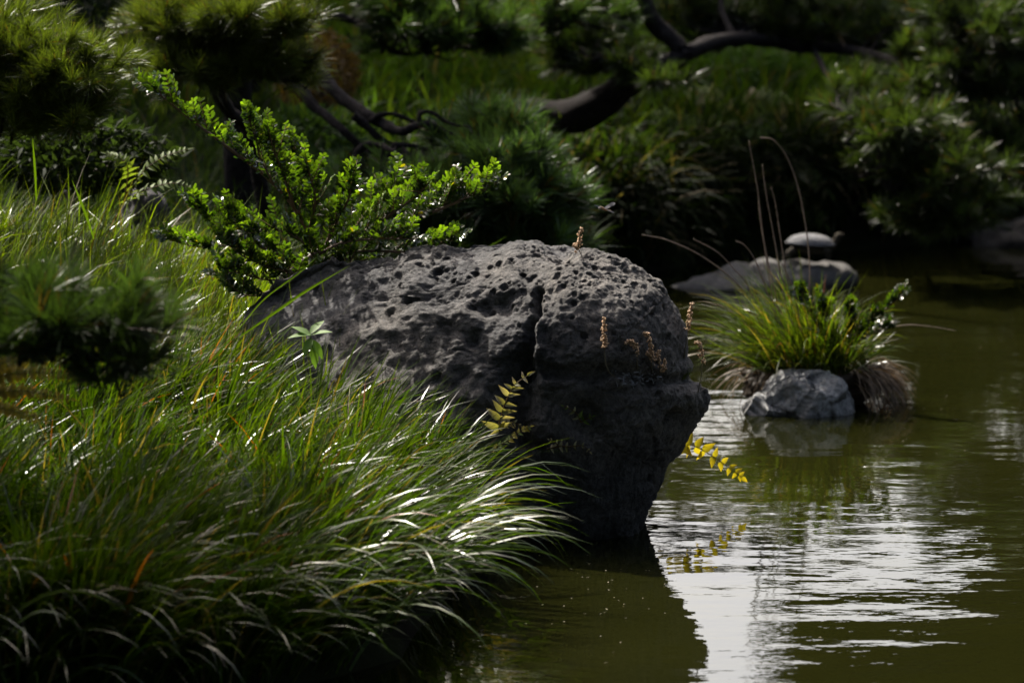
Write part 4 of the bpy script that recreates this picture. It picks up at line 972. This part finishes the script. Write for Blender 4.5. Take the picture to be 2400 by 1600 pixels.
mound('dark leafy shrub overhanging the far water behind the turtle', 1560, 500, 170, 120, 20.6, .35, 4200, (.04, .058, .015), .08, .035)
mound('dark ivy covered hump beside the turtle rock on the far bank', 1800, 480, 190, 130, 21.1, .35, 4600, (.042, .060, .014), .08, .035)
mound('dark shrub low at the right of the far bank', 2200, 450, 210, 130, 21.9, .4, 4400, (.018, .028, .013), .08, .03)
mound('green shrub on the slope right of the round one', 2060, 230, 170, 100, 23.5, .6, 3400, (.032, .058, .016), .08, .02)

# ------------------------------------------------------------------ trees added out of frame for shade, for blocking sky light and for reflections
def crown_mesh(seed, n=9000, flat=.5):
    r_ = np.random.default_rng(seed); mb = MB(); cl = norm(r_.normal(size=(26, 3))) * r_.uniform(.3, .85, (26, 1)); cl[:, 2] *= .8
    i = r_.integers(0, 26, n); p = cl[i] + norm(r_.normal(size=(n, 3))) * (r_.random((n, 1)) ** .5) * np.array([.36, .36, .17])
    a = norm(r_.normal(size=(n, 3))); b = norm(np.cross(a, r_.normal(size=(n, 3)))); s_ = r_.uniform(.04, .085, (n, 1))
    v = np.stack([p - a * s_, p + b * s_ * .5, p + a * s_, p - b * s_ * .5], 1)
    mb.add(v, np.arange(n * 4).reshape(-1, 4), None, np.repeat(np.array([[.03, .05, .015]]) * r_.uniform(.6, 1.4, (n, 1)), 4, 0))
    return mb.mesh('tree_crown', M_hill, smooth=False)
CROWNS = [crown_mesh(s) for s in (1, 2, 3)]
tmb = MB(); tube(tmb, [(0, 0, -.3), (.02, .01, .4), (-.02, .0, 1.0)], [.055, .045, .02], 9, n=16, rough=.2, seed=4)
TRUNK = tmb.mesh('tree_trunk', M_bark)
def added_tree(x, y, h, rx, rz, zc, label, i, group, dx=0.0):
    z = float(height(np.array([x]), np.array([y]))[0])
    t = thing('added_tree', (x, y, z), label, 'tree', group)
    a = bpy.data.objects.new('trunk', TRUNK); col.objects.link(a); a.parent = t; a.scale = (h * .9, h * .9, math.hypot(zc, dx)); a.rotation_euler = (0, math.atan2(dx, zc), 0)
    b_ = bpy.data.objects.new('crown', CROWNS[i % 3]); col.objects.link(b_); b_.parent = t; b_.location = (dx, 0, zc); b_.scale = (rx, rx, rz); b_.rotation_euler = (0, 0, i * 1.7)
    return t
TREES = [(-5.6, 25.4, 2.0, .9, 4.4, 2.1), (-3.2, 25.8, 2.2, .9, 4.4, 2.2), (5.2, 25.6, 1.9, .9, 4.0, -4.2), (-4.4, 20.3, 1.3, .8, 4.0, 1.5), (-5.4, 21.6, 2.0, 1.5, 4.4), (-4.6, 23.0, 1.6, 1.4, 5.2),
         (-7.5, 24, 3, 3, 5.5), (-6.2, 29, 2.6, 2.2, 6.2), (.2, 28.5, 2.6, 1.8, 5.7), (4.6, 29, 2.7, 1.7, 5.5), (5.4, 28.2, 1.3, .85, 2.6, -2.5), (5.6, 27.6, 1.3, 1.0, 2.4, -1.3), (5.8, 28.0, 1.2, .6, 3.3, -3.3), (6.0, 28.7, 1.4, .9, 3.3, -3.0), (6.2, 27.2, 1.2, .8, 3.1, -2.4), (5.0, 26.6, 1.35, 1.6, 1.6),
         (6.8, 26.5, 2.8, 2.6, 5.0), (9.5, 22, 3.2, 3.6, 5.2), (-9, 17.5, 3.2, 3.5, 5.0), (-2.5, 11.9, 1.05, .7, 2.7), (-3.3, 10.9, 1.0, .7, 2.9)]  # last pair: low crowns added only to shade the near left sedge
for i, (x, y, rx_, rz_, zc_, *dx_) in enumerate(TREES):
    added_tree(x, y, 3.2, rx_, rz_, zc_, 'dark garden tree added out of frame for its shade and pond reflection', i, 'trees added out of frame for shade and reflection', *dx_)
NEAR = [(-9, 9, 4, 5, 6), (-8, 3, 4, 6, 6.5), (-5, -2, 4.5, 6, 7), (-1.2, -4, 4.5, 6, 7.5), (3, -4, 4.5, 6, 7), (7, -2, 4.5, 6, 7), (10, 3, 4.5, 6, 6.5), (11.5, 9, 4.5, 6, 6), (12.5, 15, 4.5, 6, 6), (-6.4, 2.2, 3.2, 2.6, 8.5, 2.4), (-4.2, .6, 3.2, 2.4, 9, 4.4), (7.6, 2.3, 3.2, 2.6, 8.5, -2.6),
        (-7.6, 6.5, 3.4, 2.4, 8.5, 2.1), (9.5, 6.5, 4, 3, 8.5), (-7.4, 5.4, 3, 1.6, 9.0, 4.9), (9.0, 5.6, 3.2, 1.6, 9.0, -6.0)]  # unseen ring of crowns, added to dim the sky light on the foreground
for i, (x, y, rx_, rz_, zc_, *dx_) in enumerate(NEAR):
    added_tree(x, y, 3.2, rx_, rz_, zc_, 'unseen tree added round the near shore to block sky light', i + 3, 'unseen trees added round the near shore', *dx_)
print('objects', len(scene.objects), 'tris', sum(len(o.data.loop_triangles) or sum(len(p.vertices) - 2 for p in o.data.polygons) for o in scene.objects if o.type == 'MESH' and o.data.name.split('.')[0] != 'leaflet'))
